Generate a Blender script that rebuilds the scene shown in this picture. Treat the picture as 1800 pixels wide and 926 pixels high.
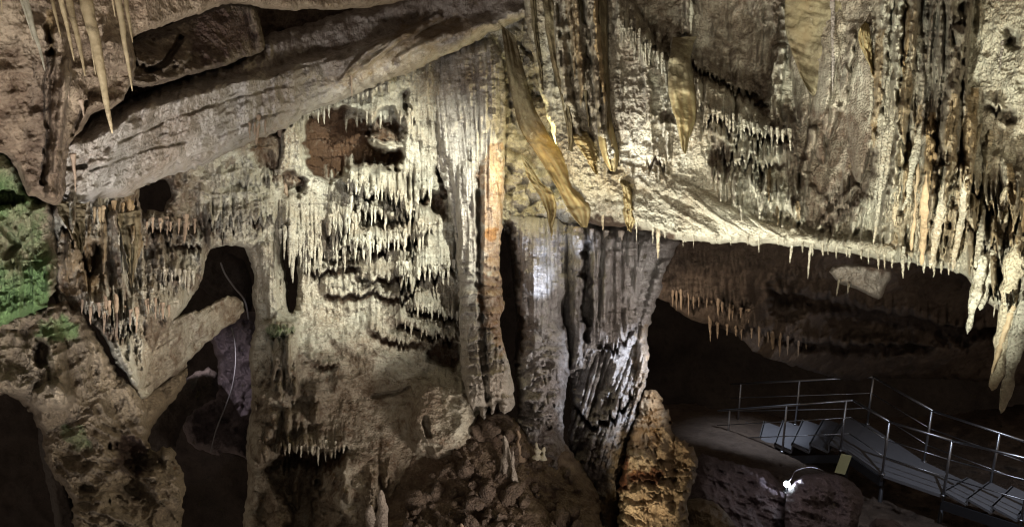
import bpy, math, random
import numpy as np
from mathutils import Vector

sc = bpy.context.scene
for o in list(bpy.data.objects):
    bpy.data.objects.remove(o)
C = sc.collection

# ------------------------------------------------------------ camera
PITCH = math.radians(15)
W0, H0 = 1800.0, 926.0
FPX = 900.0 / math.tan(math.radians(32.5))
SP, CP = math.sin(PITCH), math.cos(PITCH)
cam_d = bpy.data.cameras.new('camera')
cam = bpy.data.objects.new('camera', cam_d)
C.objects.link(cam)
cam_d.sensor_fit = 'HORIZONTAL'
cam_d.angle = math.radians(65)
cam_d.clip_start = 0.05
cam_d.clip_end = 500
cam.location = (0, 0, 0)
cam.rotation_euler = (math.radians(90) - PITCH, 0, 0)
sc.camera = cam


def P(px, py, d):
    x = (px - 900.0) / FPX * d
    y = (463.0 - py) / FPX * d
    return Vector((x, d * CP + y * SP, -d * SP + y * CP))


def Pn(px, py, d):
    x = (px - 900.0) / FPX * d
    y = (463.0 - py) / FPX * d
    return np.stack([x, d * CP + y * SP, -d * SP + y * CP], -1)


# ------------------------------------------------------------ world, exposure
w = bpy.data.worlds.new('World')
sc.world = w
w.use_nodes = True
bg = w.node_tree.nodes['Background']
bg.inputs[0].default_value = (1.0, 0.80, 0.62, 1)
bg.inputs[1].default_value = 0.135
sc.view_settings.view_transform = 'Standard'
sc.view_settings.look = 'None'
sc.view_settings.gamma = 1
sc.view_settings.exposure = 0.35
sc.view_settings.use_curve_mapping = False
sc.cycles.filter_width = 1.1
sc.cycles.max_bounces = 6
sc.cycles.diffuse_bounces = 3
sc.cycles.glossy_bounces = 2
sc.cycles.transmission_bounces = 3
sc.cycles.sample_clamp_indirect = 4


# ------------------------------------------------------------ unseen cave lamps
def spot(name, pos, tgt, watts, col, deg=60, blend=0.6, rad=0.0):
    l = bpy.data.lights.new(name, 'SPOT')
    l.energy = watts
    l.color = col
    l.spot_size = math.radians(deg)
    l.spot_blend = blend
    l.shadow_soft_size = rad
    o = bpy.data.objects.new(name, l)
    C.objects.link(o)
    o.location = pos
    o.rotation_euler = (Vector(tgt) - Vector(pos)).to_track_quat('-Z', 'Y').to_euler()
    return o


def point(name, pos, watts, col, rad=0.0):
    l = bpy.data.lights.new(name, 'POINT')
    l.energy = watts
    l.color = col
    l.shadow_soft_size = rad
    o = bpy.data.objects.new(name, l)
    C.objects.link(o)
    o.location = pos
    return o


NEUT = (1.0, 0.93, 0.80)
PALE = (0.93, 1.0, 0.88)
BLUE = (0.72, 0.82, 1.0)
GOLD = (1.0, 0.78, 0.38)
spot('key_wall_lamp', (1.5, 5.7, 1.15), P(670, 375, 10), 2800, (0.97, 1.0, 0.89), 36, 1.0, 0.03)
spot('added_wall_side_light', (1.6, 6.3, -1.6), P(560, 380, 9.6), 620, (0.97, 1.0, 0.88), 52, 1.0, 0.03)  # added beside the key, grazes the wall from below the slab
spot('wall_fill', (-0.9, 4.4, -4.2), P(690, 480, 10), 70, (1.0, 0.9, 0.78), 60, 0.9, 0.15)  # unseen fill, lifts the wall a little
spot('added_low_wall_light', (1.5, 5.5, -4.4), P(590, 690, 9.3), 420, (1.0, 0.90, 0.80), 50, 1.0, 0.35)  # added light, grazes the lower wall to bring out its shapes
spot('right_front_fill', (-0.6, 1.2, -1.6), P(1330, 250, 8.4), 1000, (1.0, 0.93, 0.80), 50, 0.9, 0.05)  # added fill from near the camera, opens up the black gaps
spot('right_upper_lamp', (0.3, 5.4, -3.4), P(1260, 180, 8.4), 1450, (0.97, 0.99, 0.92), 58, 0.8, 0.05)
spot('right_ribs_lamp', (1.6, 3.6, -2.4), P(1560, 230, 7.0), 1100, (0.95, 1.0, 0.90), 60, 0.8, 0.04)
spot('white_pool_lamp', P(1050, 380, 8.0), P(1140, 245, 8.7), 190, (0.85, 0.93, 1.0), 46, 0.9, 0.0)
spot('far_right_lamp', (2.5, 2.7, -0.9), P(1790, 150, 5.6), 330, (1.0, 0.96, 0.76), 62, 0.8, 0.03)
point('gold_pocket_lamp', P(950, 262, 9.25), 40, (1.0, 0.90, 0.5), 0.05)
spot('gold_curtain_lamp', P(985, 430, 8.3), P(1035, 270, 8.8), 60, (1.0, 0.84, 0.45), 70, 0.8, 0.0)
spot('column_white_lamp', P(985, 560, 9.0), P(934, 455, 9.8), 80, BLUE, 46, 1.0, 0.0)
spot('column_top_lamp', P(1015, 470, 9.2), P(1017, 395, 9.8), 25, BLUE, 60, 0.9, 0.0)
spot('column_fill', (2.9, 4.6, -3.6), P(1010, 560, 9.8), 760, (1.0, 0.92, 0.86), 44, 0.9, 0.03)  # unseen fill that brightens the columns
spot('curtain_side_lamp', P(1240, 620, 8.7), P(1070, 670, 10.0), 190, BLUE, 66, 0.8, 0.0)
spot('ember_rock_lamp', P(1110, 1020, 7.4), P(1160, 820, 9.6), 200, (1.0, 0.84, 0.58), 34, 0.8, 0.02)
spot('slab_bounce_fill', (-1.6, 2.2, -2.6), P(450, 210, 6.2), 820, (0.97, 0.97, 1.0), 80, 0.9, 0.3)  # added from below, stands in for bounce off the wall
spot('added_left_light', (0.6, 3.0, -2.6), P(90, 560, 5.2), 240, (1.0, 0.93, 0.80), 80, 0.9, 0.04)  # added out of frame, lights the left rocks sideways for relief
spot('left_front_lamp', (-1.4, 1.4, -0.6), P(60, 380, 5.0), 50, (1.0, 0.92, 0.80), 100, 0.9, 0.2)
spot('side_wall_lamp', (-0.4, 4.6, -2.0), P(270, 500, 7.0), 400, (1.0, 0.93, 0.82), 50, 0.9, 0.05)
spot('walkway_lamp', P(1470, 640, 13.4) + Vector((0, 0, 2.0)), P(1540, 780, 14.4), 420, BLUE, 60, 0.8, 0.05)
spot('stair_lamp', P(1780, 640, 11.0) + Vector((0, 0, 1.2)), P(1740, 850, 12.8), 330, BLUE, 75, 0.8, 0.05)
spot('lower_path_lamp', P(1330, 640, 17.0) + Vector((0, 0, 1.5)), P(1320, 770, 17.6), 300, BLUE, 60, 0.9, 0.05)
spot('added_boulder_light', P(1330, 690, 10.6), P(1400, 880, 11.8), 30, (1.0, 0.88, 0.86), 80, 0.9, 0.03)  # added overhead to brighten the boulders
spot('passage_lamp', P(1150, 640, 9.6), P(1250, 520, 13.0), 110, (1.0, 0.84, 0.66), 62, 0.9, 0.1)


# ------------------------------------------------------------ noise (numpy)
def _hash(ix, iy, iz, seed):
    h = (ix.astype(np.uint32) * np.uint32(374761393) + iy.astype(np.uint32) * np.uint32(668265263)
         + iz.astype(np.uint32) * np.uint32(2147483647 & 0x9E3779B1) + np.uint32(seed * 974711 + 12345))
    h = (h ^ (h >> np.uint32(13))) * np.uint32(1274126177)
    h = h ^ (h >> np.uint32(16))
    return (h & np.uint32(0xFFFFFF)).astype(np.float32) / np.float32(0xFFFFFF)


def vn(p, f, seed=0):
    """value noise in -1..1 at points p (...,3)"""
    q = p * f
    i = np.floor(q)
    t = (q - i).astype(np.float32)
    t = t * t * t * (t * (t * 6 - 15) + 10)
    i = i.astype(np.int64)
    ix, iy, iz = i[..., 0], i[..., 1], i[..., 2]
    tx, ty, tz = t[..., 0], t[..., 1], t[..., 2]
    r = 0
    for a in (0, 1):
        wx = tx if a else 1 - tx
        for b in (0, 1):
            wy = ty if b else 1 - ty
            for c in (0, 1):
                wz = tz if c else 1 - tz
                r = r + _hash(ix + a, iy + b, iz + c, seed) * wx * wy * wz
    return r * 2 - 1


def fbm(p, f, octs=4, seed=0, gain=0.5, ridged=False):
    r = 0
    a = 1.0
    tot = 0
    for k in range(octs):
        n = vn(p + 17.3 * k, f, seed + k * 7)
        if ridged:
            n = 1 - 2 * np.abs(n)
        r = r + a * n
        tot += a
        a *= gain
        f *= 2.03
    return r / tot


def cells(p, f, seed=0):
    """worley F1 distance (0..~1) and cell random"""
    q = p * f
    i = np.floor(q).astype(np.int64)
    t = (q - i).astype(np.float32)
    best = np.full(p.shape[:-1], 9.0, np.float32)
    cid = np.zeros(p.shape[:-1], np.float32)
    for a in (-1, 0, 1):
        for b in (-1, 0, 1):
            for c in (-1, 0, 1):
                jx, jy, jz = i[..., 0] + a, i[..., 1] + b, i[..., 2] + c
                dx = a + _hash(jx, jy, jz, seed) - t[..., 0]
                dy = b + _hash(jx, jy, jz, seed + 1) - t[..., 1]
                dz = c + _hash(jx, jy, jz, seed + 2) - t[..., 2]
                dd = dx * dx + dy * dy + dz * dz
                m = dd < best
                best = np.where(m, dd, best)
                cid = np.where(m, _hash(jx, jy, jz, seed + 3), cid)
    return np.sqrt(best), cid


def sstep(a, b, x):
    t = np.clip((x - a) / (b - a), 0, 1)
    return t * t * (3 - 2 * t)


def rnd1(i, seed=0):
    i = np.asarray(i).astype(np.int64)
    return _hash(i, i * 0 + 7, i * 0 + 3, seed)


def chaikin(pts, n=1):
    pts = [tuple(p) for p in pts]
    for _ in range(n):
        out = []
        for k in range(len(pts)):
            a = pts[k]
            b = pts[(k + 1) % len(pts)]
            out.append((a[0] * .75 + b[0] * .25, a[1] * .75 + b[1] * .25))
            out.append((a[0] * .25 + b[0] * .75, a[1] * .25 + b[1] * .75))
        pts = out
    return pts


def sdf_poly(X, Y, poly):
    """positive inside"""
    d2 = np.full(X.shape, 1e12, np.float32)
    ins = np.zeros(X.shape, bool)
    n = len(poly)
    for k in range(n):
        ax, ay = poly[k]
        bx, by = poly[(k + 1) % n]
        ex, ey = bx - ax, by - ay
        L = ex * ex + ey * ey + 1e-9
        t = np.clip(((X - ax) * ex + (Y - ay) * ey) / L, 0, 1)
        dx = X - ax - t * ex
        dy = Y - ay - t * ey
        d2 = np.minimum(d2, dx * dx + dy * dy)
        c = (ay > Y) != (by > Y)
        if ay != by:
            ins ^= c & (X < (bx - ax) * (Y - ay) / (by - ay) + ax)
    d = np.sqrt(d2)
    return np.where(ins, d, -d)


def tps(pts, X, Y):
    pts = np.array(pts, float)
    if len(pts) < 3:
        a, b = pts[0], pts[1]
        pts = np.concatenate([pts, [[(a[0] + b[0]) / 2 - (b[1] - a[1]), (a[1] + b[1]) / 2 + (b[0] - a[0]), (a[2] + b[2]) / 2]]])
    n = len(pts)
    x, y, z = pts[:, 0] / 1000, pts[:, 1] / 1000, pts[:, 2]

    def U(r2):
        return np.where(r2 > 1e-12, r2 * np.log(r2 + 1e-12), 0)
    A = np.zeros((n + 3, n + 3))
    A[:n, :n] = U((x[:, None] - x) ** 2 + (y[:, None] - y) ** 2)
    A[:n, n] = 1
    A[:n, n + 1] = x
    A[:n, n + 2] = y
    A[n:, :n] = A[:n, n:].T
    A[np.arange(n), np.arange(n)] += 1e-4
    s = np.linalg.lstsq(A, np.concatenate([z, [0, 0, 0]]), rcond=None)[0]
    r = s[n] + s[n + 1] * X / 1000 + s[n + 2] * Y / 1000
    for k in range(n):
        r = r + s[k] * U((X / 1000 - x[k]) ** 2 + (Y / 1000 - y[k]) ** 2)
    return r


# ------------------------------------------------------------ tagging
def tag(o, label=None, cat=None, group=None, kind=None):
    if label:
        o['label'] = label
    if cat:
        o['category'] = cat
    if group:
        o['group'] = group
    if kind:
        o['kind'] = kind
    return o


def link_mesh(name, V, Fq, mat, parent=None, smooth=True, stain=None, tris=None):
    me = bpy.data.meshes.new(name)
    V = np.asarray(V, np.float32)
    nv = len(V)
    faces = []
    loops = []
    starts = []
    totals = []
    Fq = np.asarray(Fq, np.int32).reshape(-1, 4) if Fq is not None and len(Fq) else np.zeros((0, 4), np.int32)
    T = np.asarray(tris, np.int32).reshape(-1, 3) if tris is not None and len(tris) else np.zeros((0, 3), np.int32)
    lv = np.concatenate([Fq.ravel(), T.ravel()])
    st = np.concatenate([np.arange(len(Fq)) * 4, len(Fq) * 4 + np.arange(len(T)) * 3])
    me.vertices.add(nv)
    me.vertices.foreach_set('co', V.ravel())
    me.loops.add(len(lv))
    me.loops.foreach_set('vertex_index', lv.astype(np.int32))
    me.polygons.add(len(st))
    me.polygons.foreach_set('loop_start', st.astype(np.int32))
    me.polygons.foreach_set('use_smooth', np.full(len(st), smooth, bool))
    me.update(calc_edges=True)
    if stain is not None:
        a = me.color_attributes.new('stain', 'FLOAT_COLOR', 'POINT')
        c = np.ones((nv, 4), np.float32)
        c[:, :3] = stain
        a.data.foreach_set('color', c.ravel())
    me.materials.append(mat)
    o = bpy.data.objects.new(name, me)
    C.objects.link(o)
    if parent:
        o.parent = parent
    return o


# ------------------------------------------------------------ materials
def rock_mat(name, a, b, clay_shade=(0.13, 0.075, 0.045), algae=(0.09, 0.20, 0.045), gold=(0.36, 0.235, 0.10),
             bump=0.85, scale=1.0, rough=0.62, spec=0.35, stained=True, vein=0.35, bdist=0.02):
    m = bpy.data.materials.new(name)
    m.use_nodes = True
    nt = m.node_tree
    N = nt.nodes
    L = nt.links
    bs = N['Principled BSDF']
    geo = N.new('ShaderNodeNewGeometry')

    def noise(s, det=6, ro=0.6, dist=0.0):
        n = N.new('ShaderNodeTexNoise')
        n.inputs['Scale'].default_value = s * scale
        n.inputs['Detail'].default_value = det
        n.inputs['Roughness'].default_value = ro
        n.inputs['Distortion'].default_value = dist
        L.new(geo.outputs['Position'], n.inputs['Vector'])
        return n

    def mix(f, c1, c2, mode='MIX'):
        x = N.new('ShaderNodeMix')
        x.data_type = 'RGBA'
        x.blend_type = mode
        for s, v in ((x.inputs[0], f), (x.inputs[6], c1), (x.inputs[7], c2)):
            if hasattr(v, 'is_linked') or hasattr(v, 'links'):
                L.new(v, s)
            elif isinstance(v, (int, float)):
                s.default_value = v
            else:
                s.default_value = (*v[:3], 1)
        return x.outputs[2]

    def ramp(src, lo, hi):
        r = N.new('ShaderNodeMapRange')
        r.inputs[1].default_value = lo
        r.inputs[2].default_value = hi
        L.new(src, r.inputs[0])
        return r.outputs[0]

    n1 = noise(1.3, 7, 0.65)
    n2 = noise(7.0, 6, 0.7, 0.6)
    n3 = noise(38.0, 4, 0.7)
    c = mix(ramp(n1.outputs['Fac'], 0.38, 0.64), a, b)
    dk = tuple(x * 0.42 for x in b)
    c = mix(ramp(n2.outputs['Fac'], 0.50, 0.70), c, dk)
    c2 = mix(ramp(n3.outputs['Fac'], 0.45, 0.8), c, tuple(min(1, x * 1.25) for x in a))
    c = c2
    if stained:
        at = N.new('ShaderNodeAttribute')
        at.attribute_name = 'stain'
        sp = N.new('ShaderNodeSeparateColor')
        L.new(at.outputs['Color'], sp.inputs[0])

        def stainmask(o):
            ad = N.new('ShaderNodeMath')
            ad.operation = 'MULTIPLY_ADD'
            L.new(n2.outputs['Fac'], ad.inputs[0])
            ad.inputs[1].default_value = 1.0
            L.new(o, ad.inputs[2])
            return ramp(ad.outputs[0], 0.62, 1.18)
        c = mix(stainmask(sp.outputs[0]), c, mix(ramp(n1.outputs['Fac'], 0.35, 0.65), clay_shade, tuple(x * 0.6 for x in clay_shade)))
        c = mix(stainmask(sp.outputs[1]), c, mix(ramp(n2.outputs['Fac'], 0.35, 0.65), algae, tuple(x * 0.55 for x in algae)))
        c = mix(stainmask(sp.outputs[2]), c, mix(ramp(n2.outputs['Fac'], 0.35, 0.65), gold, tuple(x * 0.6 for x in gold)))
    L.new(c, bs.inputs['Base Color'])
    r = N.new('ShaderNodeMapRange')
    r.inputs[3].default_value = rough - 0.2
    r.inputs[4].default_value = rough + 0.22
    L.new(n2.outputs['Fac'], r.inputs[0])
    L.new(r.outputs[0], bs.inputs['Roughness'])
    bs.inputs['Specular IOR Level'].default_value = spec
    # bump: lumps, grain and small pits
    b1 = N.new('ShaderNodeBump')
    b1.inputs['Strength'].default_value = bump
    b1.inputs['Distance'].default_value = bdist * 2.6
    nb = noise(14, 8, 0.8, 0.3)
    L.new(nb.outputs['Fac'], b1.inputs['Height'])
    b2 = N.new('ShaderNodeBump')
    b2.inputs['Strength'].default_value = bump * 0.8
    b2.inputs['Distance'].default_value = bdist * 1.3
    v = N.new('ShaderNodeTexVoronoi')
    v.inputs['Scale'].default_value = 42 * scale
    L.new(geo.outputs['Position'], v.inputs['Vector'])
    L.new(v.outputs['Distance'], b2.inputs['Height'])
    L.new(b1.outputs['Normal'], b2.inputs['Normal'])
    L.new(b2.outputs['Normal'], bs.inputs['Normal'])
    return m


def plain_mat(name, col, rough=0.4, metal=0.0, emit=None, es=0.0, noise=0.0):
    m = bpy.data.materials.new(name)
    m.use_nodes = True
    nt = m.node_tree
    bs = nt.nodes['Principled BSDF']
    bs.inputs['Base Color'].default_value = (*col, 1)
    bs.inputs['Roughness'].default_value = rough
    bs.inputs['Metallic'].default_value = metal
    if noise:
        g = nt.nodes.new('ShaderNodeNewGeometry')
        n = nt.nodes.new('ShaderNodeTexNoise')
        n.inputs['Scale'].default_value = 9
        n.inputs['Detail'].default_value = 8
        n.inputs['Roughness'].default_value = 0.7
        nt.links.new(g.outputs['Position'], n.inputs['Vector'])
        mr = nt.nodes.new('ShaderNodeMix')
        mr.data_type = 'RGBA'
        mr.inputs[6].default_value = (*[x * (1 - noise) for x in col], 1)
        mr.inputs[7].default_value = (*[min(1, x * (1 + noise)) for x in col], 1)
        nt.links.new(n.outputs['Fac'], mr.inputs[0])
        nt.links.new(mr.outputs[2], bs.inputs['Base Color'])
        r2 = nt.nodes.new('ShaderNodeMapRange')
        r2.inputs[3].default_value = max(0.05, rough - 0.15)
        r2.inputs[4].default_value = min(1, rough + 0.2)
        nt.links.new(n.outputs['Fac'], r2.inputs[0])
        nt.links.new(r2.outputs[0], bs.inputs['Roughness'])
    if emit:
        bs.inputs['Emission Color'].default_value = (*emit, 1)
        bs.inputs['Emission Strength'].default_value = es
    return m


def curtain_mat(name, trans=0.42, gloss=0.42):
    """wet calcite sheet: dull tan, banded gold where it is thin (stain green channel), lets light through"""
    m = bpy.data.materials.new(name)
    m.use_nodes = True
    nt = m.node_tree
    N, L = nt.nodes, nt.links
    bs = N['Principled BSDF']
    at = N.new('ShaderNodeAttribute')
    at.attribute_name = 'stain'
    sp = N.new('ShaderNodeSeparateColor')
    L.new(at.outputs['Color'], sp.inputs[0])
    geo = N.new('ShaderNodeNewGeometry')

    def noise(sc_, det):
        n = N.new('ShaderNodeTexNoise')
        n.inputs['Scale'].default_value = sc_
        n.inputs['Detail'].default_value = det
        n.inputs['Roughness'].default_value = 0.65
        L.new(geo.outputs['Position'], n.inputs['Vector'])
        return n.outputs['Fac']

    def math_(op, a, b=None, c=None):
        x = N.new('ShaderNodeMath')
        x.operation = op
        for i, v in enumerate((a, b, c)):
            if v is None:
                continue
            if isinstance(v, (int, float)):
                x.inputs[i].default_value = v
            else:
                L.new(v, x.inputs[i])
        return x.outputs[0]

    def mix(f, c1, c2):
        x = N.new('ShaderNodeMix')
        x.data_type = 'RGBA'
        L.new(f, x.inputs[0])
        for s_, v in ((x.inputs[6], c1), (x.inputs[7], c2)):
            if isinstance(v, tuple):
                s_.default_value = (*v, 1)
            else:
                L.new(v, s_)
        return x.outputs[2]

    def rng_(a, lo, hi):
        r = N.new('ShaderNodeMapRange')
        r.inputs[1].default_value = lo
        r.inputs[2].default_value = hi
        L.new(a, r.inputs[0])
        return r.outputs[0]
    n1 = noise(3.0, 6)
    n2 = noise(16, 6)
    band = math_('SINE', math_('MULTIPLY', math_('MULTIPLY_ADD', n1, 0.5, sp.outputs[0]), 21.0))
    band = rng_(band, -1.6, 1.2)
    dull = mix(rng_(n1, 0.35, 0.65), (0.30, 0.255, 0.155), (0.17, 0.125, 0.07))
    dull = mix(rng_(n2, 0.45, 0.7), dull, (0.12, 0.085, 0.05))
    gold = mix(band, (0.50, 0.42, 0.22), (0.36, 0.255, 0.12))
    col = mix(rng_(math_('MULTIPLY_ADD', n1, 0.5, sp.outputs[1]), 0.45, 1.05), dull, gold)
    col = mix(rng_(n2, 0.58, 0.72), col, (0.34, 0.29, 0.19))
    L.new(col, bs.inputs['Base Color'])
    bs.inputs['Roughness'].default_value = 0.75
    bs.inputs['Specular IOR Level'].default_value = 0.06
    bp = N.new('ShaderNodeBump')
    bp.inputs['Strength'].default_value = 0.9
    bp.inputs['Distance'].default_value = 0.06
    L.new(n2, bp.inputs['Height'])
    L.new(bp.outputs['Normal'], bs.inputs['Normal'])
    tr = N.new('ShaderNodeBsdfTranslucent')
    L.new(col, tr.inputs['Color'])
    ms = N.new('ShaderNodeMixShader')
    ms.inputs[0].default_value = trans
    L.new(bs.outputs[0], ms.inputs[1])
    L.new(tr.outputs[0], ms.inputs[2])
    L.new(ms.outputs[0], N['Material Output'].inputs[0])
    return m


M = {}
M['wall'] = rock_mat('pale_flowstone', (0.50, 0.47, 0.38), (0.33, 0.26, 0.18), clay_shade=(0.12, 0.062, 0.03))
M['right'] = rock_mat('grey_flowstone', (0.43, 0.395, 0.30), (0.29, 0.225, 0.145), clay_shade=(0.095, 0.056, 0.032))
M['slab'] = rock_mat('grey_slab', (0.35, 0.315, 0.27), (0.26, 0.205, 0.155), clay_shade=(0.11, 0.066, 0.042), bump=0.6)
M['tanrock'] = rock_mat('tan_rock', (0.35, 0.27, 0.18), (0.23, 0.155, 0.095), clay_shade=(0.12, 0.07, 0.04), bump=0.8)
M['left'] = rock_mat('brown_rock', (0.25, 0.195, 0.13), (0.155, 0.11, 0.07), clay_shade=(0.08, 0.045, 0.03), algae=(0.15, 0.24, 0.08))
M['dark'] = rock_mat('dark_rock', (0.045, 0.032, 0.026), (0.024, 0.017, 0.014), clay_shade=(0.03, 0.018, 0.012), bump=0.6)
M['back'] = rock_mat('passage_rock', (0.14, 0.10, 0.072), (0.07, 0.047, 0.034), clay_shade=(0.05, 0.03, 0.02))
M['purple'] = rock_mat('purple_grey_rock', (0.19, 0.15, 0.16), (0.10, 0.08, 0.085))
M['column'] = rock_mat('white_column', (0.50, 0.46, 0.40), (0.36, 0.30, 0.24), gold=(0.42, 0.21, 0.08), clay_shade=(0.16, 0.10, 0.07))
M['pipe'] = rock_mat('dripstone_grey', (0.30, 0.26, 0.22), (0.19, 0.15, 0.12), stained=False, bump=0.8, bdist=0.015)
M['greycol'] = rock_mat('grey_column', (0.36, 0.34, 0.33), (0.20, 0.165, 0.145), clay_shade=(0.08, 0.055, 0.04), rough=0.45, spec=0.6)
M['ember'] = rock_mat('rusty_rock', (0.36, 0.285, 0.19), (0.22, 0.145, 0.085), clay_shade=(0.10, 0.035, 0.012), gold=(0.32, 0.19, 0.08))
M['rightwarm'] = rock_mat('warm_dripstone', (0.44, 0.37, 0.25), (0.31, 0.235, 0.14), stained=False)
M['cream'] = rock_mat('cream_stalactite', (0.50, 0.40, 0.24), (0.38, 0.28, 0.15), stained=False, bump=0.35, bdist=0.008)
M['white'] = rock_mat('pale_stalactite', (0.52, 0.49, 0.38), (0.40, 0.35, 0.25), stained=False, bump=0.35, bdist=0.01)
M['brown'] = rock_mat('brown_stalactite', (0.26, 0.19, 0.13), (0.17, 0.115, 0.075), stained=False, bump=0.35, bdist=0.01)
M['rust'] = rock_mat('rusty_stalactite', (0.34, 0.25, 0.145), (0.23, 0.15, 0.08), stained=False, bump=0.35, bdist=0.01)
M['gold'] = M['tan'] = curtain_mat('banded_curtain')
M['steel'] = plain_mat('brushed_steel', (0.40, 0.40, 0.42), 0.38, 1.0)
M['tread'] = plain_mat('grey_tread', (0.14, 0.137, 0.145), 0.6, 0.0, noise=0.25)
M['under'] = plain_mat('dark_steel', (0.05, 0.05, 0.055), 0.5, 0.5)
M['cable'] = plain_mat('grey_cable', (0.20, 0.19, 0.20), 0.5)
M['sign'] = plain_mat('yellow_plate', (0.34, 0.31, 0.15), 0.6, noise=0.2)
M['lens'] = plain_mat('lamp_lens', (0.9, 0.9, 0.9), 0.2, emit=(0.85, 0.92, 1.0), es=60)
M['housing'] = plain_mat('lamp_housing', (0.03, 0.03, 0.03), 0.4)


# ------------------------------------------------------------ rock bodies
class Rock:
    def __init__(s, poly, depth, step=2.0, holes=(), edge=5.0, rim=14, rimd=0.35, seed=1, smooth=1, rough=0.05, clip=True):
        poly = chaikin(poly, smooth)
        xs = [p[0] for p in poly]
        ys = [p[1] for p in poly]
        x0, x1, y0, y1 = min(xs) - 14, max(xs) + 14, min(ys) - 14, max(ys) + 14
        s.step = step
        gx = np.arange(x0, x1 + step, step)
        gy = np.arange(y0, y1 + step, step)
        s.X, s.Y = np.meshgrid(gx, gy)
        s.seed = seed
        q = np.stack([s.X, s.Y, s.X * 0 + seed * 31.7], -1)
        ex = edge * (fbm(q, 1 / 38.0, 3, seed) + 0.45 * vn(q, 1 / 7.0, seed + 3))
        ey = edge * (fbm(q + 99, 1 / 38.0, 3, seed + 5) + 0.45 * vn(q, 1 / 7.0, seed + 9))
        s.q = q
        s.S = sdf_poly(s.X + ex, s.Y + ey, poly)
        for h in holes:
            s.S = np.minimum(s.S, -sdf_poly(s.X + ex, s.Y + ey, chaikin(h, 1)))
        s.D = tps(depth, s.X, s.Y)
        s.B = Pn(s.X, s.Y, s.D)      # base points in the world
        s.H = np.zeros(s.X.shape)
        s.stain = np.zeros(s.X.shape + (3,), np.float32)
        s.rim, s.rimd = rim, rimd
        s.finem = 1.0
        if rough:
            s.H += rough * 1.6 * fbm(s.B, 1.1, 3, seed) + rough * 0.8 * fbm(s.B, 5.0, 3, seed + 20)

    def mask(s, poly, soft=14, wob=6):
        n = wob * vn(s.q, 1 / 16.0, s.seed + 40) + wob * 0.6 * vn(s.q, 1 / 6.0, s.seed + 41)
        return sstep(-soft * 0.5, soft * 0.5, sdf_poly(s.X, s.Y, chaikin(poly, 1)) + n)

    def add(s, poly, h, soft=14, wob=6):
        s.H += h * s.mask(poly, soft, wob)
        return s

    def paint(s, poly, ch, v=0.6, soft=20, wob=10):
        m = s.mask(poly, soft, wob)
        s.stain[..., ch] = np.maximum(s.stain[..., ch], v * m)
        return s

    def paintn(s, ch, v, f=2.0, lo=0.0, seed=0):
        n = fbm(s.B, f, 4, s.seed + 60 + seed)
        s.stain[..., ch] = np.maximum(s.stain[..., ch], v * sstep(lo, lo + 0.25, n))
        return s

    def lumps(s, amp, f, m=1.0, seed=0, kind='fbm', octs=4):
        if kind == 'fbm':
            n = fbm(s.B, f, octs, s.seed + 80 + seed)
        elif kind == 'ridge':
            n = fbm(s.B, f, octs, s.seed + 80 + seed, ridged=True)
        elif kind == 'pock':
            c, _ = cells(s.B + 0.15 * fbm(s.B, f, 2, 5)[..., None], f, s.seed + 80 + seed)
            n = np.clip(c * 1.3 - 0.6, -1, 1)
        elif kind == 'blob':
            c, r = cells(s.B, f, s.seed + 80 + seed)
            n = np.sqrt(np.clip(1 - c * c * 1.6, 0, 1)) * 2 - 1 + 0.5 * (r - 0.5)
        s.H += amp * n * m
        return s

    def ledges(s, amp, per, m=1.0, seed=0, wob=1.6, teeth=10, tw=7):
        """stacked small overhanging lips (saw profile down the wall) with ragged lower edges"""
        q = s.q
        ph = (s.Y / per) + wob * fbm(q * np.array([1, 1.4, 1]), 1 / 75.0, 3, s.seed + 100 + seed)
        # ragged: comb offset along x
        xw = s.X + 5 * vn(q, 1 / 30.0, s.seed + 7)
        u = xw / tw
        i = np.floor(u)
        row = np.floor(ph)
        r = _hash(i.astype(np.int64), row.astype(np.int64), i.astype(np.int64) * 0, s.seed + 11)
        uu = (u - i) * 2 - 1
        ph2 = ph - (teeth * r ** 2 / per) * (1 - np.abs(uu)) - 0.12 * vn(q, 1 / 9.0, 5)
        k = np.floor(ph2)
        t = ph2 - k
        a = _hash(k.astype(np.int64), np.floor(s.X / 90 + 1.3 * vn(q, 1 / 80., 3)).astype(np.int64), k.astype(np.int64) * 0, s.seed + 31)
        prof = t ** 1.6 * (1 - sstep(0.93, 1.0, t))
        s.H += amp * (0.35 + 0.65 * a) * prof * (0.72 + 0.28 * np.sqrt(np.clip(1 - uu * uu, 0, 1))) * m
        return s

    def flutes(s, amp, w, m=1.0, slant=0.0, seed=0, brk=0.5, warp=5.0, curve=None):
        """vertical drip ridges; slant = dx per dy"""
        q = s.q * np.array([1, 0.18, 1])
        xx = s.X - slant * (s.Y - 400) + warp * vn(q, 1 / 30.0, s.seed + 200 + seed) + warp * 0.4 * vn(q, 1 / 9.0, s.seed + 203 + seed)
        if curve is not None:
            xx = xx - curve(s.X, s.Y)
        h = 0
        for k, (ww, aa) in enumerate(((w, 1.0), (w * 2.3, 1.1), (w * 0.55, 0.45))):
            u = xx / ww + 0.37 * k
            i = np.floor(u)
            uu = (u - i) * 2 - 1
            r = rnd1(i, s.seed + 210 + seed + k)
            # each ridge ends and restarts along its length
            yy = s.Y / (w * 9.0) + r * 13.0
            j = np.floor(yy)
            r2 = _hash(i.astype(np.int64), j.astype(np.int64), j.astype(np.int64) * 0, s.seed + 220 + k)
            t = yy - j
            on = np.where(r2 > brk * 0.6, 1.0, sstep(0.15, 0.5, t) * 0.4)
            on = on * (1 - 0.35 * sstep(0.85, 1.0, t) * (r2 > 0.4)) if brk > 0 else 1.0
            h = h + aa * (0.3 + 0.7 * r) * np.sqrt(np.clip(1 - uu * uu, 0, 1)) * on
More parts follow.
